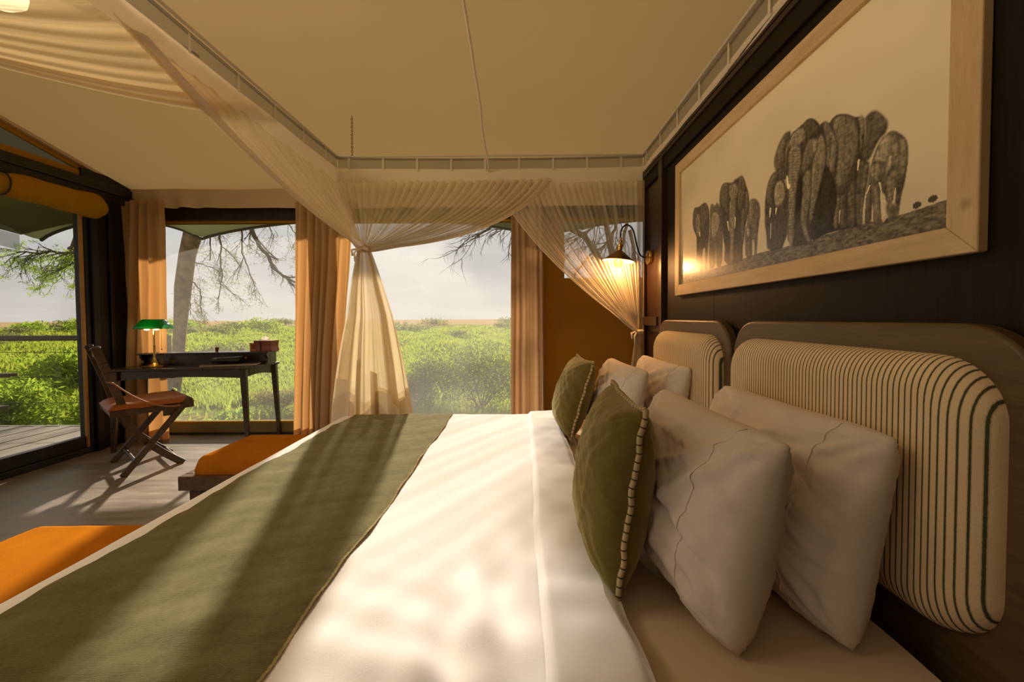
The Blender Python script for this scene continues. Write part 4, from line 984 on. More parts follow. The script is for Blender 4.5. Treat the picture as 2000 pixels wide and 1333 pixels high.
gap('b', '445 870 455 850 442 1060 428 1190 413 1080'); gap('b', '509 965 515 1000 522 1160 510 1150'); gap('b', '728 830 740 815 738 900 722 975 706 980'); gap('b', '585 870 605 865 640 920 640 960 625 1040 650 1085 640 1140 605 1165 592 1000')
tusk('b', 582, 770, 600, 862, 10); tusk('b', 488, 800, 458, 882, 8)
S('a', '470 700 560 500 640 600 700 800 640 1120 440 1225 440 1000', .05, .03, 8)
S('a', '240 660 250 400 280 280 390 190 450 135 500 150 545 200 585 330 600 420 580 560 540 720 500 880 460 1050 470 1225 430 1230 260 1260 260 1000 250 740', .07, .05, 8)
S('a', '530 300 560 270 590 350 600 430 580 560 540 720 500 880 470 1050 440 1040 460 850 470 600 480 480', .18, .13, 6)
S('a', '140 500 160 420 195 330 240 260 300 245 250 380 245 500 250 600 240 690 180 650 150 580 140 540', .11, .09, 6); S('a', '165 440 205 340 250 280 235 400 215 520 185 560', .16, .08, 4)
S('a', '385 190 450 133 505 160 530 240 520 300 440 300 410 250', .09, .06, 5); S('a', '440 330 480 310 530 320 510 440 460 540 380 640 385 500 410 400', .14, .10, 5); S('a', '475 330 525 325 505 440 480 430', .24, .10, 3)
S('a', '260 370 300 280 350 225 410 220 415 330 380 370 300 390 265 400', .21, .12, 5)
S('a', '340 650 390 620 385 900 330 1000 325 860', .035, .02, 3, .8)
S('a', '275 385 370 375 378 500 360 620 340 700 325 860 315 1050 310 1250 270 1260 265 1000 270 760 262 560', .21, .11, 4)
for k in range(30): y = 420 + 25 * k; x0, x1 = 268, 372 - k * 2.1; dab(fpts('a', [(x0, y), (x1, y - 6), (x1, y + 1), (x0, y + 7)]), .09, .45, 0)
S('a', '395 620 465 570 465 800 440 950 410 1050 470 1225 430 1225 370 1060 380 920 390 780', .19, .10, 4)
for k in range(16): y = 640 + 20 * k; dab(fpts('a', [(395, y), (460, y - 4), (460, y + 1), (395, y + 5)]), .09, .35, 0)
dab(fpts('a', [(370, 345), (395, 340), (395, 370), (372, 375)]), .05, .7, 1)
dab(fpts('a', [(248, 630), (262, 640), (268, 712), (290, 720), (268, 762), (250, 732)]), .70, .97, 0)
tint = np.array([1.0, .86, .60]); dark = np.array([1.0, .90, .66])
rgb = L[..., None] ** 1.35 * 1.95 * np.array([.98, .855, .60])
pm = MB(); 
PV = np.stack([np.full(NW * NH, XPRINT), np.repeat(gy[None, :], NH, 0).ravel(), np.repeat(gzv[:, None], NW, 1).ravel()], 1) - np.array(pt.location)
ii = (np.arange(NH - 1)[:, None] * NW + np.arange(NW - 1)[None, :]).ravel()
me = tri_mesh('print', PV, np.stack([ii, ii + NW, ii + NW + 1, ii + 1], 1))
ca = me.color_attributes.new('Print', 'FLOAT_COLOR', 'POINT'); rgba = np.ones((NW * NH, 4), np.float32); rgba[:, :3] = rgb.reshape(-1, 3); ca.data.foreach_set('color', rgba.ravel())
b = NM('photo_print'); at_ = b.n('ShaderNodeAttribute', attribute_name='Print')
M['print'] = b.done(b.n('ShaderNodeBsdfPrincipled', {'Base Color': at_.outputs['Color'], 'Roughness': .26, 'Specular IOR Level': .28}).outputs[0])
obj('print', me, M['print'], pt)
obj('backing', loc(MB().box((XPRINT + .001, iy0 - .01, iz0 - .01), (XP - .001, iy1 + .01, iz1 + .01)), pt), M['binding'], pt)

# ------------------------------------------------------------------ wall lamp
wl_ = thing('wall_lamp', 'brass cone wall lamp on a black swan neck, lit', 'lamp', (XP - .02, 2.66, 1.62))
o_ = wl_.location
plate = ax(1272, 503, XP + .002); cyp, czp = plate.y, plate.z
LY = cyp
mrot = Matrix.Translation((XP + .002, cyp, czp)) @ Matrix.Rotation(R(-90), 4, 'Y')
obj('backplate', loc(MB().lathe([(.046, 0), (.050, .004), (.050, .022), (.046, .027), (.012, .028), (.012, .036), (.0, .036)], 28, mrot, False), wl_), M['brass'], wl_, smooth=1)
arm = [Vector((XP - .025, cyp, czp))] + [ay(x, y, LY) for x, y in ((1258, 503), (1251, 499), (1246, 488), (1242, 472), (1239, 458), (1235, 447), (1229, 441), (1222, 440), (1216, 445), (1212.5, 453), (1212, 462), (1212.5, 467))]
cur = []
for i in range(len(arm) - 1):
    p0 = arm[max(0, i - 1)]; p1 = arm[i]; p2 = arm[i + 1]; p3 = arm[min(len(arm) - 1, i + 2)]
    for k in range(4):
        t = k / 4; cur.append(.5 * ((2 * p1) + (p2 - p0) * t + (2 * p0 - 5 * p1 + 4 * p2 - p3) * t * t + (3 * p1 - p0 - 3 * p2 + p3) * t ** 3))
cur.append(arm[-1])
obj('swan_neck', loc(MB().tube(cur, .0055, 10), wl_), M['black_metal'], wl_, smooth=2)
top = arm[-1]; axis = (ay(1207.5, 511, LY) - top).normalized(); sm = Matrix.Translation(top) @ axis.to_track_quat('Z', 'Y').to_matrix().to_4x4()
obj('joint', loc(MB().lathe([(.006, -.01), (.009, -.004), (.006, .0), (.006, .008), (.011, .014), (.011, .022), (.006, .028), (.008, .036)], 16, sm), wl_), M['brass'], wl_, smooth=1)
obj('socket', loc(MB().lathe([(.008, .034), (.019, .040), (.019, .052), (.016, .054), (.016, .078), (.021, .082), (.021, .088)], 20, sm), wl_), M['brass'], wl_, smooth=1)
shade = obj('shade', loc(MB().lathe([(.018, .080), (.030, .088), (.106, .150), (.108, .153)], 40, sm, False), wl_), M['brass_dark'], wl_, smooth=1)
obj('shade_lining', loc(MB().lathe([(.017, .0825), (.029, .0905), (.1055, .1525)], 40, sm, False), wl_), M['shade_in'], wl_, smooth=1)
blb = obj('bulb', loc(MB().lathe([(.010, .088), (.013, .098), (.017, .115), (.030, .150), (.032, .165), (.026, .184), (.012, .195), (.0, .197)], 20, sm, False), wl_), M['bulb'], wl_, smooth=2)
obj('filament', loc(MB().tube([sm @ Vector((.006 * math.cos(a * 2.2), .006 * math.sin(a * 2.2), .118 + .0045 * a)) for a in np.linspace(0, 9, 40)], .0014, 5), wl_), M['filament'], blb)
pl_ = bpy.data.lights.new('wall_lamp_light', 'POINT'); plo = bpy.data.objects.new('wall_lamp_light', pl_); C.objects.link(plo); plo.location = sm @ Vector((0, 0, .19)); pl_.energy = 13; pl_.color = (1, .52, .20); pl_.shadow_soft_size = .03

# ------------------------------------------------------------------ curtains
def curtain(label, x_top, x_bot, y, z0, z1, npl, amp, mt='curtain', group=None, seed=0, cuts=None):
    t = thing('curtain', label, 'curtain', ((x_top[0] + x_top[1]) / 2, y, z0), 0, group)
    def fn(u, v):                        # v 0 top -> 1 bottom
        w0 = x_top[0] + (x_top[1] - x_top[0]) * u; w1 = x_bot[0] + (x_bot[1] - x_bot[0]) * u
        k = smooth01(v) * .55 + v * .45
        x = w0 + (w1 - w0) * k
        ph = 2 * PI * (npl * u + .22 * math.sin(u * 9 + seed) + .04 * math.sin(v * 3 + seed))
        a = amp * (.55 + .45 * smooth01(v * 1.4)) * (1 + .35 * math.sin(u * 13 + seed * 2))
        yy = y + a * math.sin(ph) + .3 * a * math.sin(2 * ph + 1) * (1 - v) + .008 * noise1(v * 5 + u * 3, seed)
        x += .3 * a * math.cos(ph)
        hem = .012 * math.sin(ph + 1) * v ** 8
        return (x, yy, z1 + (z0 - z1) * v + hem)
    mb = MB().grid(fn, int(npl * 16), 30); obj('fabric', loc(mb, t), M[mt], t, smooth=2)
    obj('hem', loc(MB().grid(lambda u, v: tuple(Vector(fn(u, .955 + .045 * v)) + Vector((0, -.003, 0))), int(npl * 16), 3), t), M[mt], t, smooth=2)
    return t
def Xw(px, Y=4.12): return ay(px, 500, Y).x
curtain('peach linen curtain gathered in the corner behind the desk', (Xw(246), Xw(342)), (Xw(215), Xw(342)), 4.02, .0, 2.42, 5, .048, 'curtain_lit', seed=1)
curtain('wide peach linen curtain between the left and the middle window', (Xw(583), Xw(697)), (Xw(569), Xw(664)), 4.06, .0, 2.42, 7, .055, seed=2.4)
curtain('narrow peach linen curtain right of the big middle window', (Xw(999), Xw(1059)), (Xw(994), Xw(1062)), 4.12, .0, 2.42, 4, .045, 'curtain_dim', seed=4.2)

# ------------------------------------------------------------------ mosquito net canopy
can = thing('bed_canopy', 'cream mosquito net canopy tied back around the bed', 'canopy', (-.2, 1.6, 2.3))
CXL, CXR, CYB, CYN = -1.275, .845, 2.795, .40
zt0, zt1, zb0 = 2.335, 2.27, 2.175          # strip top, band top, band bottom
def ring(z): return [(CXL, CYN, z), (CXL, CYB, z), (CXR, CYB, z), (CXR, CYN, z)]
def side(p, q, z0, z1, mtname, name, par, nu=60, sag=.012, wob=.004, off=0):
    p = Vector(p); q = Vector(q)
    def fn(u, v):
        a = p.lerp(q, u); z = z0 + (z1 - z0) * v - sag * math.sin(PI * u) * (1 if name != 'x' else 0)
        n = Vector((-(q - p).y, (q - p).x, 0)).normalized()
        a = a + n * (wob * noise1(u * 9 + v * 2, off) + off * .001); return (a.x, a.y, z + wob * .8 * noise1(u * 5, off + 2))
    return obj(name, loc(MB().grid(fn, nu, 6), can), M[mtname], par, smooth=2)
cor = [(CXL, CYN, 0), (CXL, CYB, 0), (CXR, CYB, 0), (CXR, CYN, 0)]
sides = [('foot', cor[0], cor[1]), ('back', cor[1], cor[2]), ('wall', cor[2], cor[3])]
for k, (nm, p, q) in enumerate(sides):
    side(p, q, zt1, zb0 if nm != 'wall' else 2.235, 'net_band', 'top_band', can, off=k + 1)
    side(p, q, zt0, zt1, 'net_strip', 'net_strip', can, off=k + 4, wob=.002)
    n_ = 9 if nm == 'back' else 9
    for i in range(n_):
        u = (i + .35) / n_; a = Vector(p).lerp(Vector(q), u); d = (Vector(q) - Vector(p)).normalized(); nn = Vector((-d.y, d.x, 0)); sg = -.012 * math.sin(PI * u)
        obj('tab', loc(MB().grid(lambda s, t: tuple(a + d * (s - .5) * .014 - nn * .006 + Vector((0, 0, zt0 + .006 + sg + (zt1 - .012 - zt0 - .006) * t))), 1, 3), can), M['net_tab'], can)
    obj('tab_loop', loc(MB().tube([tuple(Vector(p).lerp(Vector(q), u) + Vector((0, 0, zt0 + .002 - .012 * math.sin(PI * u)))) for u in np.linspace(0, 1, 24)], .007, 6), can), M['net_strip'], can)
def swag(name, A, B, T, ctrl, mt, npl, amp, hem=0, nrm=(0, 1, 0), hs=-1, nu=150, nv=46, sg=.0, par=None, u0=0.0, sub=True, tie_r=.03):
    """net gathered from the band edge A..B to the tie T; ctrl shapes the free edge B->T"""
    A = Vector(A); B = Vector(B); T = Vector(T); ct = Vector(ctrl); N = Vector(nrm)
    def fn(u, v):
        P = A.lerp(B, u); P.z -= .012 * math.sin(PI * u)
        c_lin = P.lerp(T, .5); c_free = ct; c = c_lin.lerp(c_free, u ** 2.2)
        q = bez(P, c, T, v)
        ph = npl * 2 * PI * u + 1.9 * math.sin(6.3 * u + npl) + .8 * math.sin(17 * u + 2 * v); k = (1 - v) ** .8
        q = q + N * (amp * math.sin(ph) * (k + .10) + amp * .5 * math.sin(ph * .37 + 2) * k)
        tang = (B - A).normalized(); q = q + tang * (amp * .35 * math.cos(ph) * k)
        # spread at the tie
        q = q + N * (tie_r * math.sin(u * 2 * PI) * smooth01((v - .85) / .15)) + Vector((0, 0, tie_r * .7 * math.cos(u * PI) * smooth01((v - .85) / .15)))
        return q
    o = obj(name, loc(MB().grid(lambda u, v: fn(u0 + (1 - u0) * u, v), nu, nv), can), M[mt], par or can, smooth=2)
    if hem:
        obj('hem', loc(MB().grid(lambda u, v: tuple(fn(1 - hem + hem * u, v) + N * hs * .007), 8, nv), can), M['net_hem'], o, smooth=2)
    else:
        obj('hem', loc(MB().tube([fn(1, v) for v in np.linspace(0, 1, 40)], .004, 5), can), M['net_hem'], o, smooth=2)
    return o
YN = CYB - .005
T1 = ay(711, 487, CYB); T2 = ay(1248, 648, CYB)
back1 = swag('back_net', (CXL, YN, zb0 + .01), (ay(1075, 372, CYB).x, YN, zb0 + .01), T1, ay(985, 476, CYB - .02), 'net_back', 26, .020, sg=.1)
back2 = swag('back_net', (CXR, YN + .03, zb0 + .01), (ay(960, 372, CYB).x, YN + .03, zb0 + .01), T2, ay(1045, 512, CYB), 'net_wall', 24, .018)
foot1 = swag('foot_net', (CXL - .01, CYB, zb0 + .01), (CXL - .01, ax(215, 0, CXL).y, zb0 + .01), T1, ax(560, 400, CXL - .02), 'net_foot', 14, .012, hem=.09, nrm=(1, 0, 0), hs=1)
TN = Vector((CXL - .02, CYN + .02, 1.70))
foot2 = swag('foot_net', (CXL - .035, CYN, zt1 - .005), (CXL - .035, ax(411, 205, CXL).y + .42, zt1 - .005), TN, ax(255, 222, CXL - .03), 'net_foot2', 17, .009, hem=.13, nrm=(1, 0, 0), hs=1)
def fall(name, T, zbot, path, r0, r1, npl, mt, hemh, seed, hemdrop=.0):
    T = Vector(T)
    def fn(u, v, grow=1.0):
        z = T.z + (zbot - T.z) * v; cx_, cyy = path(v); a = 2 * PI * u
        rad = r0 + (r1 - r0) * min(1, .50 * v + .50 * math.sin(PI * .5 * min(1, v * 1.15)) ** .9)
        rr = rad * (1 + .26 * math.sin(npl * a + seed) + .14 * math.sin((npl * 2 + 1) * a + 2 + v * 1.5)) * grow
        return (T.x + cx_ + rr * math.cos(a), T.y + cyy + rr * math.sin(a) * .62, z)
    o = obj(name, loc(MB().grid(lambda u, v: fn(u, v), 200, 40), can), M[mt], can, smooth=2)
    if hemh:
        H = T.z - zbot
        obj('hem', loc(MB().grid(lambda u, v: fn(u, 1 - hemh / H * (1 - v) * (1 + .25 * math.sin(5 * 2 * PI * u + seed)), 1.004), 200, 5), can), M['net_hem'], o, smooth=2)
        for k, (u_, wv, top_, bot_) in enumerate(((.70, .045, .55, .93), (.80, .05, .62, .90), (.62, .05, .66, 1.0))):
            obj('hem_fold', loc(MB().grid(lambda u, v: fn(u_ + (u - .5) * wv, top_ + (bot_ - top_) * v + .02 * u, 1.03), 10, 6), can), M['net_hem'], o, smooth=2)
    o2 = obj('tie', loc(MB().tube([(T.x + r0 * 1.15 * math.cos(a), T.y + r0 * 1.15 * math.sin(a), T.z + .004 * math.sin(3 * a)) for a in np.linspace(0, 2 * PI, 20)[:-1]], .012, 8, closed=True).tube([(T.x - r0, T.y - .02, T.z), (T.x - r0 - .04, T.y - .03, T.z - .01), (T.x - r0 - .035, T.y - .03, T.z - .05)], .008, 6).tube([(T.x - r0, T.y - .02, T.z), (T.x - r0 - .02, T.y - .035, T.z - .03), (T.x - r0 - .015, T.y - .035, T.z - .09)], .007, 6), can), M['net_hem'], o, smooth=2)
    return o
fall('net_fall', T1, .34, lambda v: (.0 + .015 * v, .09 * min(1, v * 3)), .034, .235, 7, 'net_fall', .30, .6)
fall('net_fall', T2, .45, lambda v: (-.03 * v, .03 * v), .020, .055, 5, 'net_fall', .0, 2.0)
obj('net_fall', loc(MB().grid(lambda u, v: (CXL - .02 + .10 * math.cos(2 * PI * u) * (.3 + v) * (1 + .3 * math.sin(12 * PI * u)), CYN + .10 * math.sin(2 * PI * u) * (.3 + v) * (1 + .3 * math.sin(12 * PI * u)), 1.7 - 1.2 * v), 80, 20), can), M['net_fall'], can, smooth=2)
# straight net edge along the end of the wooden wall
obj('net_edge', loc(MB().grid(lambda u, v: (CXR - .035 + .05 * u, CYB + .012 + .006 * math.sin(u * 18 + v * 2), zb0 - (zb0 - .5) * v), 10, 30), can), M['net_fall'], can, smooth=2)
# frame rail carried by chains
rail = ring(zt0 - .03)
for p, q in ((0, 1), (1, 2), (2, 3)): obj('frame_rail', loc(MB().tube([Vector(rail[p]) + Vector((0, 0, .045)), Vector(rail[q]) + Vector((0, 0, .045))], .007, 8), can), M['net_tab'], can)
def chain(p, q, name):
    p = Vector(p); q = Vector(q); n = int((q - p).length / .026); mb = MB(); d = (q - p).normalized()
    s1 = d.cross(Vector((1, .2, 0))).normalized(); s2 = d.cross(s1)
    for i in range(n):
        c = p + d * (i + .5) * (q - p).length / n; s = s1 if i % 2 else s2
        mb.tube([c + d * .017 * math.cos(a) + s * .0075 * math.sin(a) for a in np.linspace(0, 2 * PI, 11)[:-1]], .0022, 5, closed=True)
    obj(name, loc(mb, can), M['chain'], can)
cy1 = 3.10; cxx = ay(687, 215, cy1)
chain((ay(688, 322, CYB).x, CYB, zt0 + .01), (cxx.x, cy1, roof_z(cy1) - .035), 'chain')
chain((CXL + .05, CYN, zt0 + .01), (CXL + .05, CYN - .05, roof_z(CYN) - .03), 'chain')
rp = [ay(955, 336, CYB), Vector((-.245, 2.35, 2.50)), Vector((-.26, 1.8, 2.72)), Vector((-.27, 1.1, 3.0)), Vector((-.28, .6, 3.30))]
rp2 = []
for i in range(4):
    for k in range(8): t = k / 8; q = rp[i].lerp(rp[i + 1], t); rp2.append(q + Vector((.006 * noise1(i * 3 + t * 3, 2), 0, .004 * noise1(i * 4 + t * 5, 1))))
rp2.append(rp[-1])
obj('rope', loc(MB().tube(rp2, .0075, 7), can), M['rope'], can, smooth=2)

# ------------------------------------------------------------------ desk
DZ = .775
LF = Vector((-3.84, 3.70, 0)); RF = Vector((-2.635, 3.80, 0)); LBk = Vector((-3.80, 4.17 - .06, 0)); RB = Vector((-2.46, 4.15, 0))
dsk = thing('desk', 'dark wooden writing desk with tapered legs in front of the left window', 'desk', (-3.2, 3.9, 0))
LF = Vector((-3.80, 3.62, 0)); RF = Vector((-2.63, 3.77, 0)); dv = Vector((-.06, .43, 0)); ddir = (RF - LF).normalized()
dn = Vector((-ddir.y, ddir.x, 0)); DD = .46
A_, B_, Cc, D_ = LF, RF, RF + dn * DD + ddir * .10, LF + dn * DD
B_ = RF; 
def dprism(poly, z0, z1, name, mt, par, bevel=.004): return obj(name, loc(MB().prism([(p.x, p.y) for p in poly], lambda a, b, d: (a, b, z0 + d), z1 - z0), dsk), mt, par, bevel=bevel)
dprism([A_, B_, Cc, D_], DZ - .024, DZ, 'desktop', M['desk_wood'], dsk, .007)
ins = [A_ + ddir * .05 + dn * .04, B_ - ddir * .04 + dn * .04, Cc - ddir * .04 - dn * .04, D_ + ddir * .05 - dn * .04]
def apron(a, b):
    n = 24; mb = MB(); d = (b - a); nn = Vector((-d.y, d.x, 0)).normalized() * .01
    def fn(u, v): p = a + d * u; return (p.x, p.y, (DZ - .024) - (.078 + .012 * math.sin(PI * u) * -1) * v)
    pts = [(u, 0) for u in np.linspace(0, 1, n)] + [(u, 1) for u in np.linspace(1, 0, n)]
    mb.prism(pts, lambda u, v, q: tuple(Vector((a.x + d.x * u, a.y + d.y * u, (DZ - .024) - v * (.088 - .022 * math.sin(PI * u)))) + nn * q), 2)
    obj('apron', loc(mb, dsk), M['desk_wood'], dsk)
for a, b_ in ((0, 1), (1, 2), (2, 3), (3, 0)): apron(ins[a], ins[b_])
for i, p in enumerate(ins):
    c = (ins[0] + ins[2]) / 2; dr = (p - c).normalized(); tp = p + Vector((0, 0, DZ - .024)); bt = p + dr * .035
    obj('leg', loc(MB().bar(bt, tp, .034, .034, (1, .2, 0), .055, .055), dsk), M['desk_wood'], dsk, bevel=.008)
# raised letter box at the back
h0, h1 = D_ + ddir * .10 - dn * .015, Cc - ddir * .02 - dn * .015; HD = .20
def hb(a, s, z): return a - dn * s + Vector((0, 0, z))
q0, q1, q2, q3 = h0 - dn * HD, h1 - dn * HD, h1, h0
hz = DZ + .125
dprism([q0 - ddir * .02 - dn * .015, q1 + ddir * .015 - dn * .015, q2 + ddir * .015, q3 - ddir * .02], hz - .016, hz, 'letter_shelf', M['desk_wood'], dsk, .005)
dprism([q0 + dn * .06, q1 + dn * .06, q1 + dn * .07, q0 + dn * .07], DZ, hz - .016, 'letter_back', M['desk_wood'], dsk, .001)
def sidep(q, w_):
    prof = [(0, 0), (HD, 0), (HD, hz - .016 - DZ), (.0, hz - .016 - DZ), (-.0, .085), (.018, .08), (.03, .06), (.032, .04), (.02, .02)]
    prof = [(-.012, 0)] + [(.0, .012), (.018, .03), (.02, .055), (.008, .07), (-.008, .085), (-.012, hz - .016 - DZ)] + [(HD - .01, hz - .016 - DZ), (HD - .01, 0)]
    obj('letter_side', loc(MB().prism(prof, lambda a, b, d: tuple(q + dn * a + ddir * d + Vector((0, 0, DZ + b))), w_), dsk), M['desk_wood'], dsk, bevel=.002)
sidep(q0, .02); sidep(q1 - ddir * .022, .02)
ko = q0.lerp(q1, .80) + dn * .058 + Vector((0, 0, DZ + .062)); obj('knob', loc(MB().lathe([(.0, -.004), (.013, -.003), (.015, .002), (.012, .008), (.0, .009)], 14, Matrix.Translation(ko) @ (-dn).to_track_quat('Z', 'Y').to_matrix().to_4x4(), False), dsk), M['strap'], dsk, smooth=1)

def dpos(px, py, z=DZ): return az(px, py, z)
def dproj(s, t): return LF + ddir * s + dn * t           # desk plane coordinates
# banker lamp: find the desk point under px 308, at t behind the front edge
def desk_pt(px, t):
    best = min(np.linspace(0, 1.3, 400), key=lambda s: abs(PPX + FPX * ((dproj(s, t) - EYE).dot(CR)) / ((dproj(s, t) - EYE).dot(CF)) - px)); return dproj(best, t)
lp = desk_pt(308, .19)
bl = thing('banker_lamp', 'banker lamp with green glass shade and brass base on the desk', 'lamp', (lp.x, lp.y, DZ))
s_ = lp.y / FPX
obj('base', MB().lathe([(.095, 0), (.098, .006), (.094, .012), (.075, .016), (.060, .022), (.040, .03), (.030, .045), (.016, .075), (.013, .09)], 12, None), M['brass'], bl, smooth=1)
obj('stem', MB().lathe([(.009, .08), (.012, .092), (.009, .10), (.009, .20), (.011, .205), (.009, .21), (.009, .375), (.013, .385), (.013, .40)], 14), M['brass'], bl, smooth=1)
def shadefn(u, v):
    a = R(-68) + R(180) * v; L_ = .165 - .03 * smooth01((abs(v - .35) - .2) / .4); x = (u * 2 - 1) * L_
    e_ = 1 - .45 * smooth01((abs(u * 2 - 1) - .72) / .28)
    r = .085; return (x, -math.cos(a) * r * (.5 + .5 * e_) * .9, .385 + max(-.5, math.sin(a)) * r * e_ * .78 + .0)
def shadefn(u, v):
    a = PI * (1.06 - 1.12 * v); q = abs(u * 2 - 1); e_ = (1 - smooth01((q - .70) / .30) * .55)
    return ((u * 2 - 1) * .125 * (1 - .04 * math.sin(a)), .075 * math.cos(a), .372 + (.088 * e_ * math.sin(a) if math.sin(a) > 0 else .03 * math.sin(a)))
mbs = MB().grid(shadefn, 30, 20)
so_ = obj('shade', mbs, M['green_glass'], bl, smooth=2); sd = so_.modifiers.new('thick', 'SOLIDIFY'); sd.thickness = .004
for sx in (0, 1):
    ring_ = [shadefn(sx, v) for v in np.linspace(0, 1, 21)]; cmb = MB().add(ring_ + [(ring_[0][0], 0, .372)], [(i, i + 1, 21) for i in range(20)]); obj('shade_end', cmb, M['green_glass'], bl)
obj('bracket', MB().tube([(-.129, 0, .40), (-.15, -.01, .385), (-.16, -.02, .362), (-.10, -.03, .364), (0, 0, .372)], .004, 6).tube([(.129, 0, .40), (.143, -.005, .39), (.143, -.01, .368), (.0, 0, .372)], .004, 6).lathe([(.012, -.006), (.012, .006)], 12, Matrix.Translation((-.129, 0, .405)) @ Matrix.Rotation(R(90), 4, 'Y')), M['brass_dark'], bl, smooth=1)
for x in (-.045, .035): obj('bulb', MB().lathe([(.0, -.016), (.012, -.012), (.016, 0), (.012, .012), (0, .016)], 12, Matrix.Translation((x, -.022, .366)) @ Matrix.Rotation(R(90), 4, 'Y') @ Matrix.Scale(1.5, 4, (0, 0, 1)), False), M['lamp_glow'], bl, smooth=2)
obj('pull_chain', MB().tube([(.085, -.03, .372), (.085, -.03, .175)], .0014, 5).lathe([(0, -.008), (.005, -.004), (.005, .004), (0, .008)], 8, Matrix.Translation((.085, -.03, .168)), False), M['black_metal'], bl)
bl.rotation_euler.z = math.atan2(ddir.y, ddir.x)
blp = bpy.data.lights.new('banker_light', 'POINT'); blo = bpy.data.objects.new('banker_light', blp); C.objects.link(blo); blo.location = (lp.x, lp.y - .02, DZ + .33); blp.energy = 1.2; blp.color = (1, .75, .4); blp.shadow_soft_size = .04
# lamp cord hanging under the desk
cp = [dproj(.18, .30), dproj(.24, .28), dproj(.36, .30), dproj(.46, .34)]
tag(obj('lamp_cord', MB().tube([tuple(bez(cp[0] + Vector((0, 0, .752)), (cp[1] + cp[2]) / 2 + Vector((0, 0, .57)), cp[3] + Vector((0, 0, .70)), t)) for t in np.linspace(0, 1, 20)], .003, 5), M['black_metal']), 'thin dark lamp cord hanging below the desk top', 'cord')
# notebook and binoculars
nb = desk_pt(455, .14); na = math.atan2(ddir.y, ddir.x)
nbk = thing('notebook', 'dark leather notebook lying under the binoculars on the desk', 'book', (nb.x, nb.y, DZ), na + R(8))
obj('cover', MB().box((-.24, -.07, .0), (.24, .085, .004)).box((-.24, -.07, .018), (.24, .085, .022)).box((-.24, .078, .004), (.24, .085, .018)), M['binding'], nbk, bevel=.002)
obj('pages', MB().box((-.233, -.064, .004), (.233, .077, .018)), M['paper'], nbk)
bn = nb + ddir * -.03 + dn * .01
bino = thing('binoculars', 'black binoculars lying on the notebook', 'binoculars', (bn.x, bn.y, DZ + .022), na + R(6))
for sy in (-.036, .036):
    mm = Matrix.Translation((0, sy, .034)) @ Matrix.Rotation(R(90), 4, 'Y')
    obj('barrel', MB().lathe([(.020, -.115), (.024, -.113), (.024, -.09), (.021, -.085), (.025, -.06), (.028, .0), (.028, .04), (.030, .06), (.033, .10), (.034, .118), (.030, .12)], 18, mm), M['rubber'], bino, smooth=1)
    obj('lens', MB().lathe([(.0, .112), (.028, .113)], 16, mm, False), M['black_metal'], bino)
obj('bridge', MB().box((-.03, -.03, .03), (.03, .03, .052)).tube([(-.05, 0, .055), (.05, 0, .055)], .011, 10), M['rubber'], bino, bevel=.003)
obj('strap', MB().tube([(-.05, -.03, .058), (-.02, -.05, .075), (.03, -.03, .072), (.06, .0, .07)], .0035, 5), M['rubber'], bino)
# things on the letter shelf
def shelf_pt(px, t=.33): p = desk_pt(px, t); return p
p = shelf_pt(525, .36); tb_ = thing('tissue_box', 'red brown leather tissue box with a white tissue on the desk shelf', 'tissue box', (p.x, p.y, hz), na + R(-14))
def tbox(u, v):
    a = 2 * PI * u; x = .098 * max(-1, min(1, 1.55 * math.cos(a))); y = .055 * max(-1, min(1, 1.55 * math.sin(a))); k = 1 + .035 * math.cos(2 * PI * v) - .02
    return (x * k, y * k, .108 * v)
tbm = MB().grid(tbox, 64, 10); tbm.add([tbox(i / 64, 1) for i in range(64)], [tuple(range(64))]); tbm.add([tbox(i / 64, 0) for i in range(64)], [tuple(range(63, -1, -1))])
obj('box', tbm, M['box_leather'], tb_, smooth=1)
obj('corner_trim', MB().bar((-.022, -.0575, .003), (-.022, -.0575, .104), .006, .004, (0, 1, 0)), M['post_metal'], tb_)
obj('tissue', MB().grid(lambda u, v: (-.01 + (u - .5) * .075 * (.35 + v), .012 * math.sin(u * 9) * (1 - v * .4), .106 + .042 * v * (.55 + .6 * u) + .01 * math.sin(u * 14) * v), 16, 8), M['tissue'], tb_, smooth=2)
p = shelf_pt(499, .33); cdn = thing('desk_card_holder', 'small tan leather stand with a dark card, left of the tissue box', 'card holder', (p.x, p.y, hz), na + R(25))
obj('stand', MB().prism([(-.022, 0), (.03, 0), (.02, .085), (.0, .085)], lambda a, b, d: (d - .028, a, b), .056), M['strap'], cdn, bevel=.003)
obj('card', MB().add([(-.018, -.0215 + .022 * .25, .026), (.018, -.0215 + .022 * .25, .026), (.018, -.003 + -.006, .072), (-.018, -.003 - .006, .072)], [(0, 1, 2, 3)]).box((-.018, -.02, .026), (.018, -.008, .03)), M['box_leather'], cdn)
p = shelf_pt(429, .36); cup = thing('cup', 'small dark red cup in the middle of the desk shelf', 'cup', (p.x, p.y, hz))
obj('body', MB().lathe([(.011, 0), (.013, .002), (.017, .036), (.018, .042), (.015, .042), (.012, .008), (0, .006)], 16, None, False), M['box_leather'], cup, smooth=1); obj('foot', MB().lathe([(.013, 0), (.013, .004)], 16), M['binding'], cup)

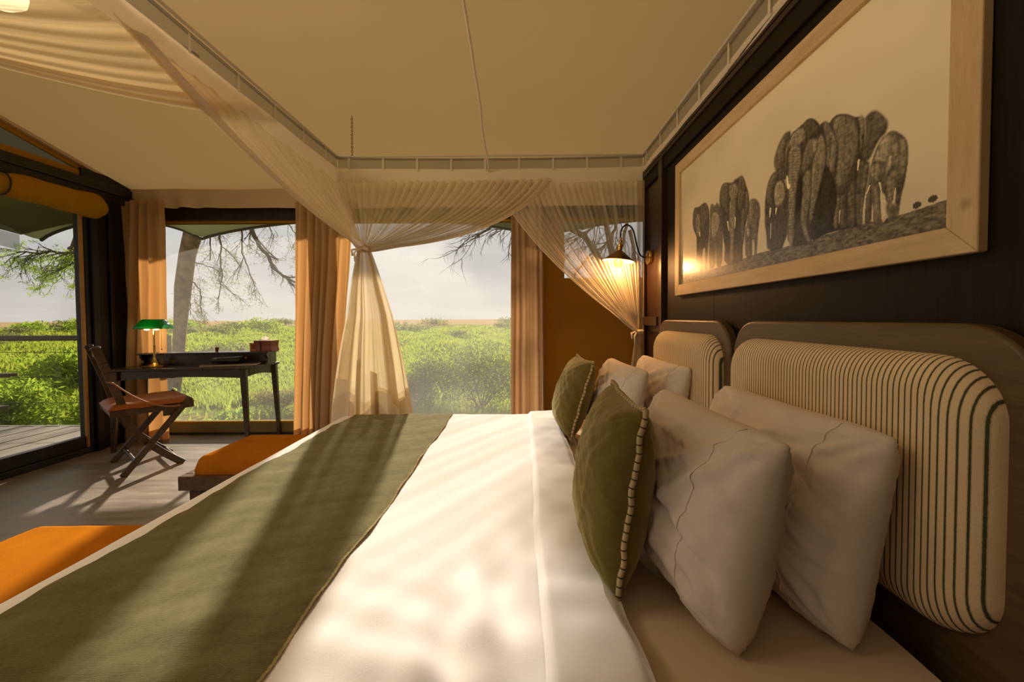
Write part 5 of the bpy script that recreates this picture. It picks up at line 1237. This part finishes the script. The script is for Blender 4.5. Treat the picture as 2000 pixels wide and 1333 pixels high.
# ------------------------------------------------------------------ folding chair
A = Vector((-3.12, 3.07, 0)); Bc = Vector((-2.87, 3.35, 0)); Cq = Vector((-3.53, 3.39, 0))
ch = thing('folding_chair', 'dark wooden folding safari chair with tan leather seat cushion and strap', 'chair', ((A.x + Bc.x + Cq.x) / 3, 3.4, 0))
wv_ = (Cq - A); wl2 = wv_.length; wn_ = wv_.normalized(); fw = Vector((wn_.y, -wn_.x, 0)); fw = fw if fw.dot(Bc - A) > 0 else -fw
fl = (Bc - A).dot(fw)
def cpt(s, w_, z): return A + fw * s + wn_ * w_ + Vector((0, 0, z))     # s forwards, w across
Ldist = wl2
# pixel targets on the near frame give the leg ends: front-arm end, back top
def chair_ray(px, py, w_):
    d = ray(px, py); o = A + wn_ * w_; t = (o - EYE).dot(wn_) / d.dot(wn_); q = EYE + d * t - A; return q.dot(fw), q.z
fe_s, fe_z = chair_ray(370, 778, 0); bt_s, bt_z = chair_ray(188, 682, 0); px_s, px_z = chair_ray(290, 858, 0)
print('chair', fl, wl2, fe_s, fe_z, bt_s, bt_z, px_s, px_z)
for w_, dw in ((0, 0), (Ldist, 0)):
    sgn = 1 if w_ == 0 else -1
    # leg rising to the front
    obj('front_leg', loc(MB().bar(cpt(0, w_, 0), cpt(fe_s, w_, fe_z), .045, .034, (wn_), .042, .034).lathe([(.018, -.01), (.027, -.006), (.027, .006), (.02, .012)], 14, Matrix.Translation(cpt(fe_s, w_, fe_z)) @ (cpt(fe_s, w_, fe_z) - cpt(0, w_, 0)).to_track_quat('Z', 'Y').to_matrix().to_4x4()), ch), M['chair_wood'], ch, bevel=.006)
    # curved leg rising to the back rest
    wi = w_ + sgn * .045
    P0 = cpt(fl, wi, 0); P3 = cpt(bt_s, wi, bt_z); Pm = cpt(px_s - .02, wi, px_z - .01)
    pts = [P0, P0.lerp(Pm, .5) + Vector((0, 0, -.012)), Pm, cpt(px_s - .10, wi, px_z + .135), Pm.lerp(P3, .55) + fw * -.012, P3]
    fine = []
    for i in range(5):
        p0 = pts[max(0, i - 1)]; p1 = pts[i]; p2 = pts[i + 1]; p3 = pts[min(5, i + 2)]
        for k in range(5): t = k / 5; fine.append(.5 * ((2 * p1) + (p2 - p0) * t + (2 * p0 - 5 * p1 + 4 * p2 - p3) * t * t + (3 * p1 - p0 - 3 * p2 + p3) * t ** 3))
    fine.append(P3); mb = MB()
    for i in range(len(fine) - 1): mb.bar(fine[i] - (fine[i + 1] - fine[i]) * .04, fine[i + 1] + (fine[i + 1] - fine[i]) * .04, .032, .050, wn_.cross(fine[i + 1] - fine[i]))
    mb.lathe([(.02, -.008), (.03, -.004), (.03, .008), (.022, .014)], 14, Matrix.Translation(P3) @ (P3 - fine[-2]).to_track_quat('Z', 'Y').to_matrix().to_4x4())
    obj('back_leg', loc(mb, ch), M['chair_wood'], ch)
    s0, sz0 = chair_ray(214, 808, 0); s1, sz1 = chair_ray(379, 792, 0); sz = .5 * (sz0 + sz1)
    obj('seat_rail', loc(MB().bar(cpt(s0, w_ + sgn * .012, sz), cpt(s1, w_ + sgn * .012, sz), .026, .05).bar(cpt(s1 - .20, w_ + sgn * .012, sz - .045), cpt(s1 - .10, w_ + sgn * .012, sz - .045), .026, .05), ch), M['chair_wood'], ch, bevel=.004)
obj('stretcher', loc(MB().tube([cpt(fe_s * .18, 0, fe_z * .18), cpt(fe_s * .18, Ldist, fe_z * .18)], .014, 10), ch), M['chair_wood'], ch, smooth=1)
obj('stretcher', loc(MB().tube([cpt(fl * .9, .05, .05), cpt(fl * .9, Ldist - .05, .05)], .012, 10), ch), M['chair_wood'], ch, smooth=1)
obj('cross_rail', loc(MB().bar(cpt(s0 + .02, 0, sz), cpt(s0 + .02, Ldist, sz), .03, .045).bar(cpt(s1 - .02, 0, sz), cpt(s1 - .02, Ldist, sz), .03, .045), ch), M['chair_wood'], ch, bevel=.004)
for f_ in (.80, .93):
    pb = Vector((px_s, 0, px_z)).lerp(Vector((bt_s, 0, bt_z)), f_)
    obj('back_slat', loc(MB().bar(cpt(pb.x, .05, pb.z), cpt(pb.x, Ldist - .05, pb.z), .016, .055), ch), M['chair_wood'], ch, bevel=.003)
def seatc(u, v, bot=0):
    e_ = (min(1, min(u, 1 - u) / .12)) ** .5 * (min(1, min(v, 1 - v) / .12)) ** .5
    p = cpt(s0 - .01 + (s1 - s0 + .02) * u, -.01 + (Ldist + .02) * v, sz + .028 + (.048 * e_ if not bot else -.0) - .012 * math.sin(PI * v) * math.sin(PI * u) + .004 * noise1(u * 6 + v * 4, 1)); return p
mb = MB().grid(lambda u, v: seatc(u, v), 26, 26).grid(lambda u, v: seatc(u, v, 1), 26, 26, flip=True)
obj('seat_cushion', loc(mb, ch), M['seat_leather'], ch, smooth=2)
k0 = chair_ray(222, 750, -.02); k1 = chair_ray(352, 792, -.03)
obj('strap', loc(MB().tube([bez(cpt(k0[0], -.03, k0[1]), cpt((k0[0] + k1[0]) / 2, -.05, sz - .0), cpt(k1[0], -.035, k1[1]), t) for t in np.linspace(0, 1, 24)], .006, 6).tube([cpt(k0[0], -.03, k0[1]), cpt(k0[0] - .03, .05, k0[1] + .012)], .007, 6), ch), M['strap'], ch, smooth=2)

# ------------------------------------------------------------------ ceiling fan behind the net, top left
fp = Vector((-1.90, 1.48, 0)); fz = 2.50
fan = thing('ceiling_fan', 'dark ceiling fan with a lamp, glimpsed through the net at the top left', 'fan', (fp.x, fp.y, fz))
obj('rod', MB().tube([(0, 0, .05), (0, 0, roof_z(fp.y) - fz - .01)], .012, 10), M['fan'], fan, smooth=1)
obj('motor', MB().lathe([(.03, .09), (.09, .07), (.11, .03), (.11, -.01), (.08, -.04), (.05, -.05)], 24), M['fan'], fan, smooth=1)
obj('lamp', MB().lathe([(.05, -.05), (.075, -.07), (.07, -.10), (.04, -.125), (0, -.13)], 20, None, False), M['lamp_glow'], fan, smooth=1)
for k in range(3):
    a = k * PI * 2 / 3 + PI / 3; d = Vector((math.cos(a), math.sin(a), 0)); n = Vector((-d.y, d.x, 0))
    bm_ = MB().prism([(.10, -.03), (.16, -.06), (.55, -.07), (.60, -.04), (.60, .04), (.55, .07), (.16, .06), (.10, .03)], lambda r_, s, q: tuple(d * r_ + n * s + Vector((0, 0, .01 + s * .18 + q))), .01)
    obj('blade', bm_, M['fan'], fan, bevel=.002)
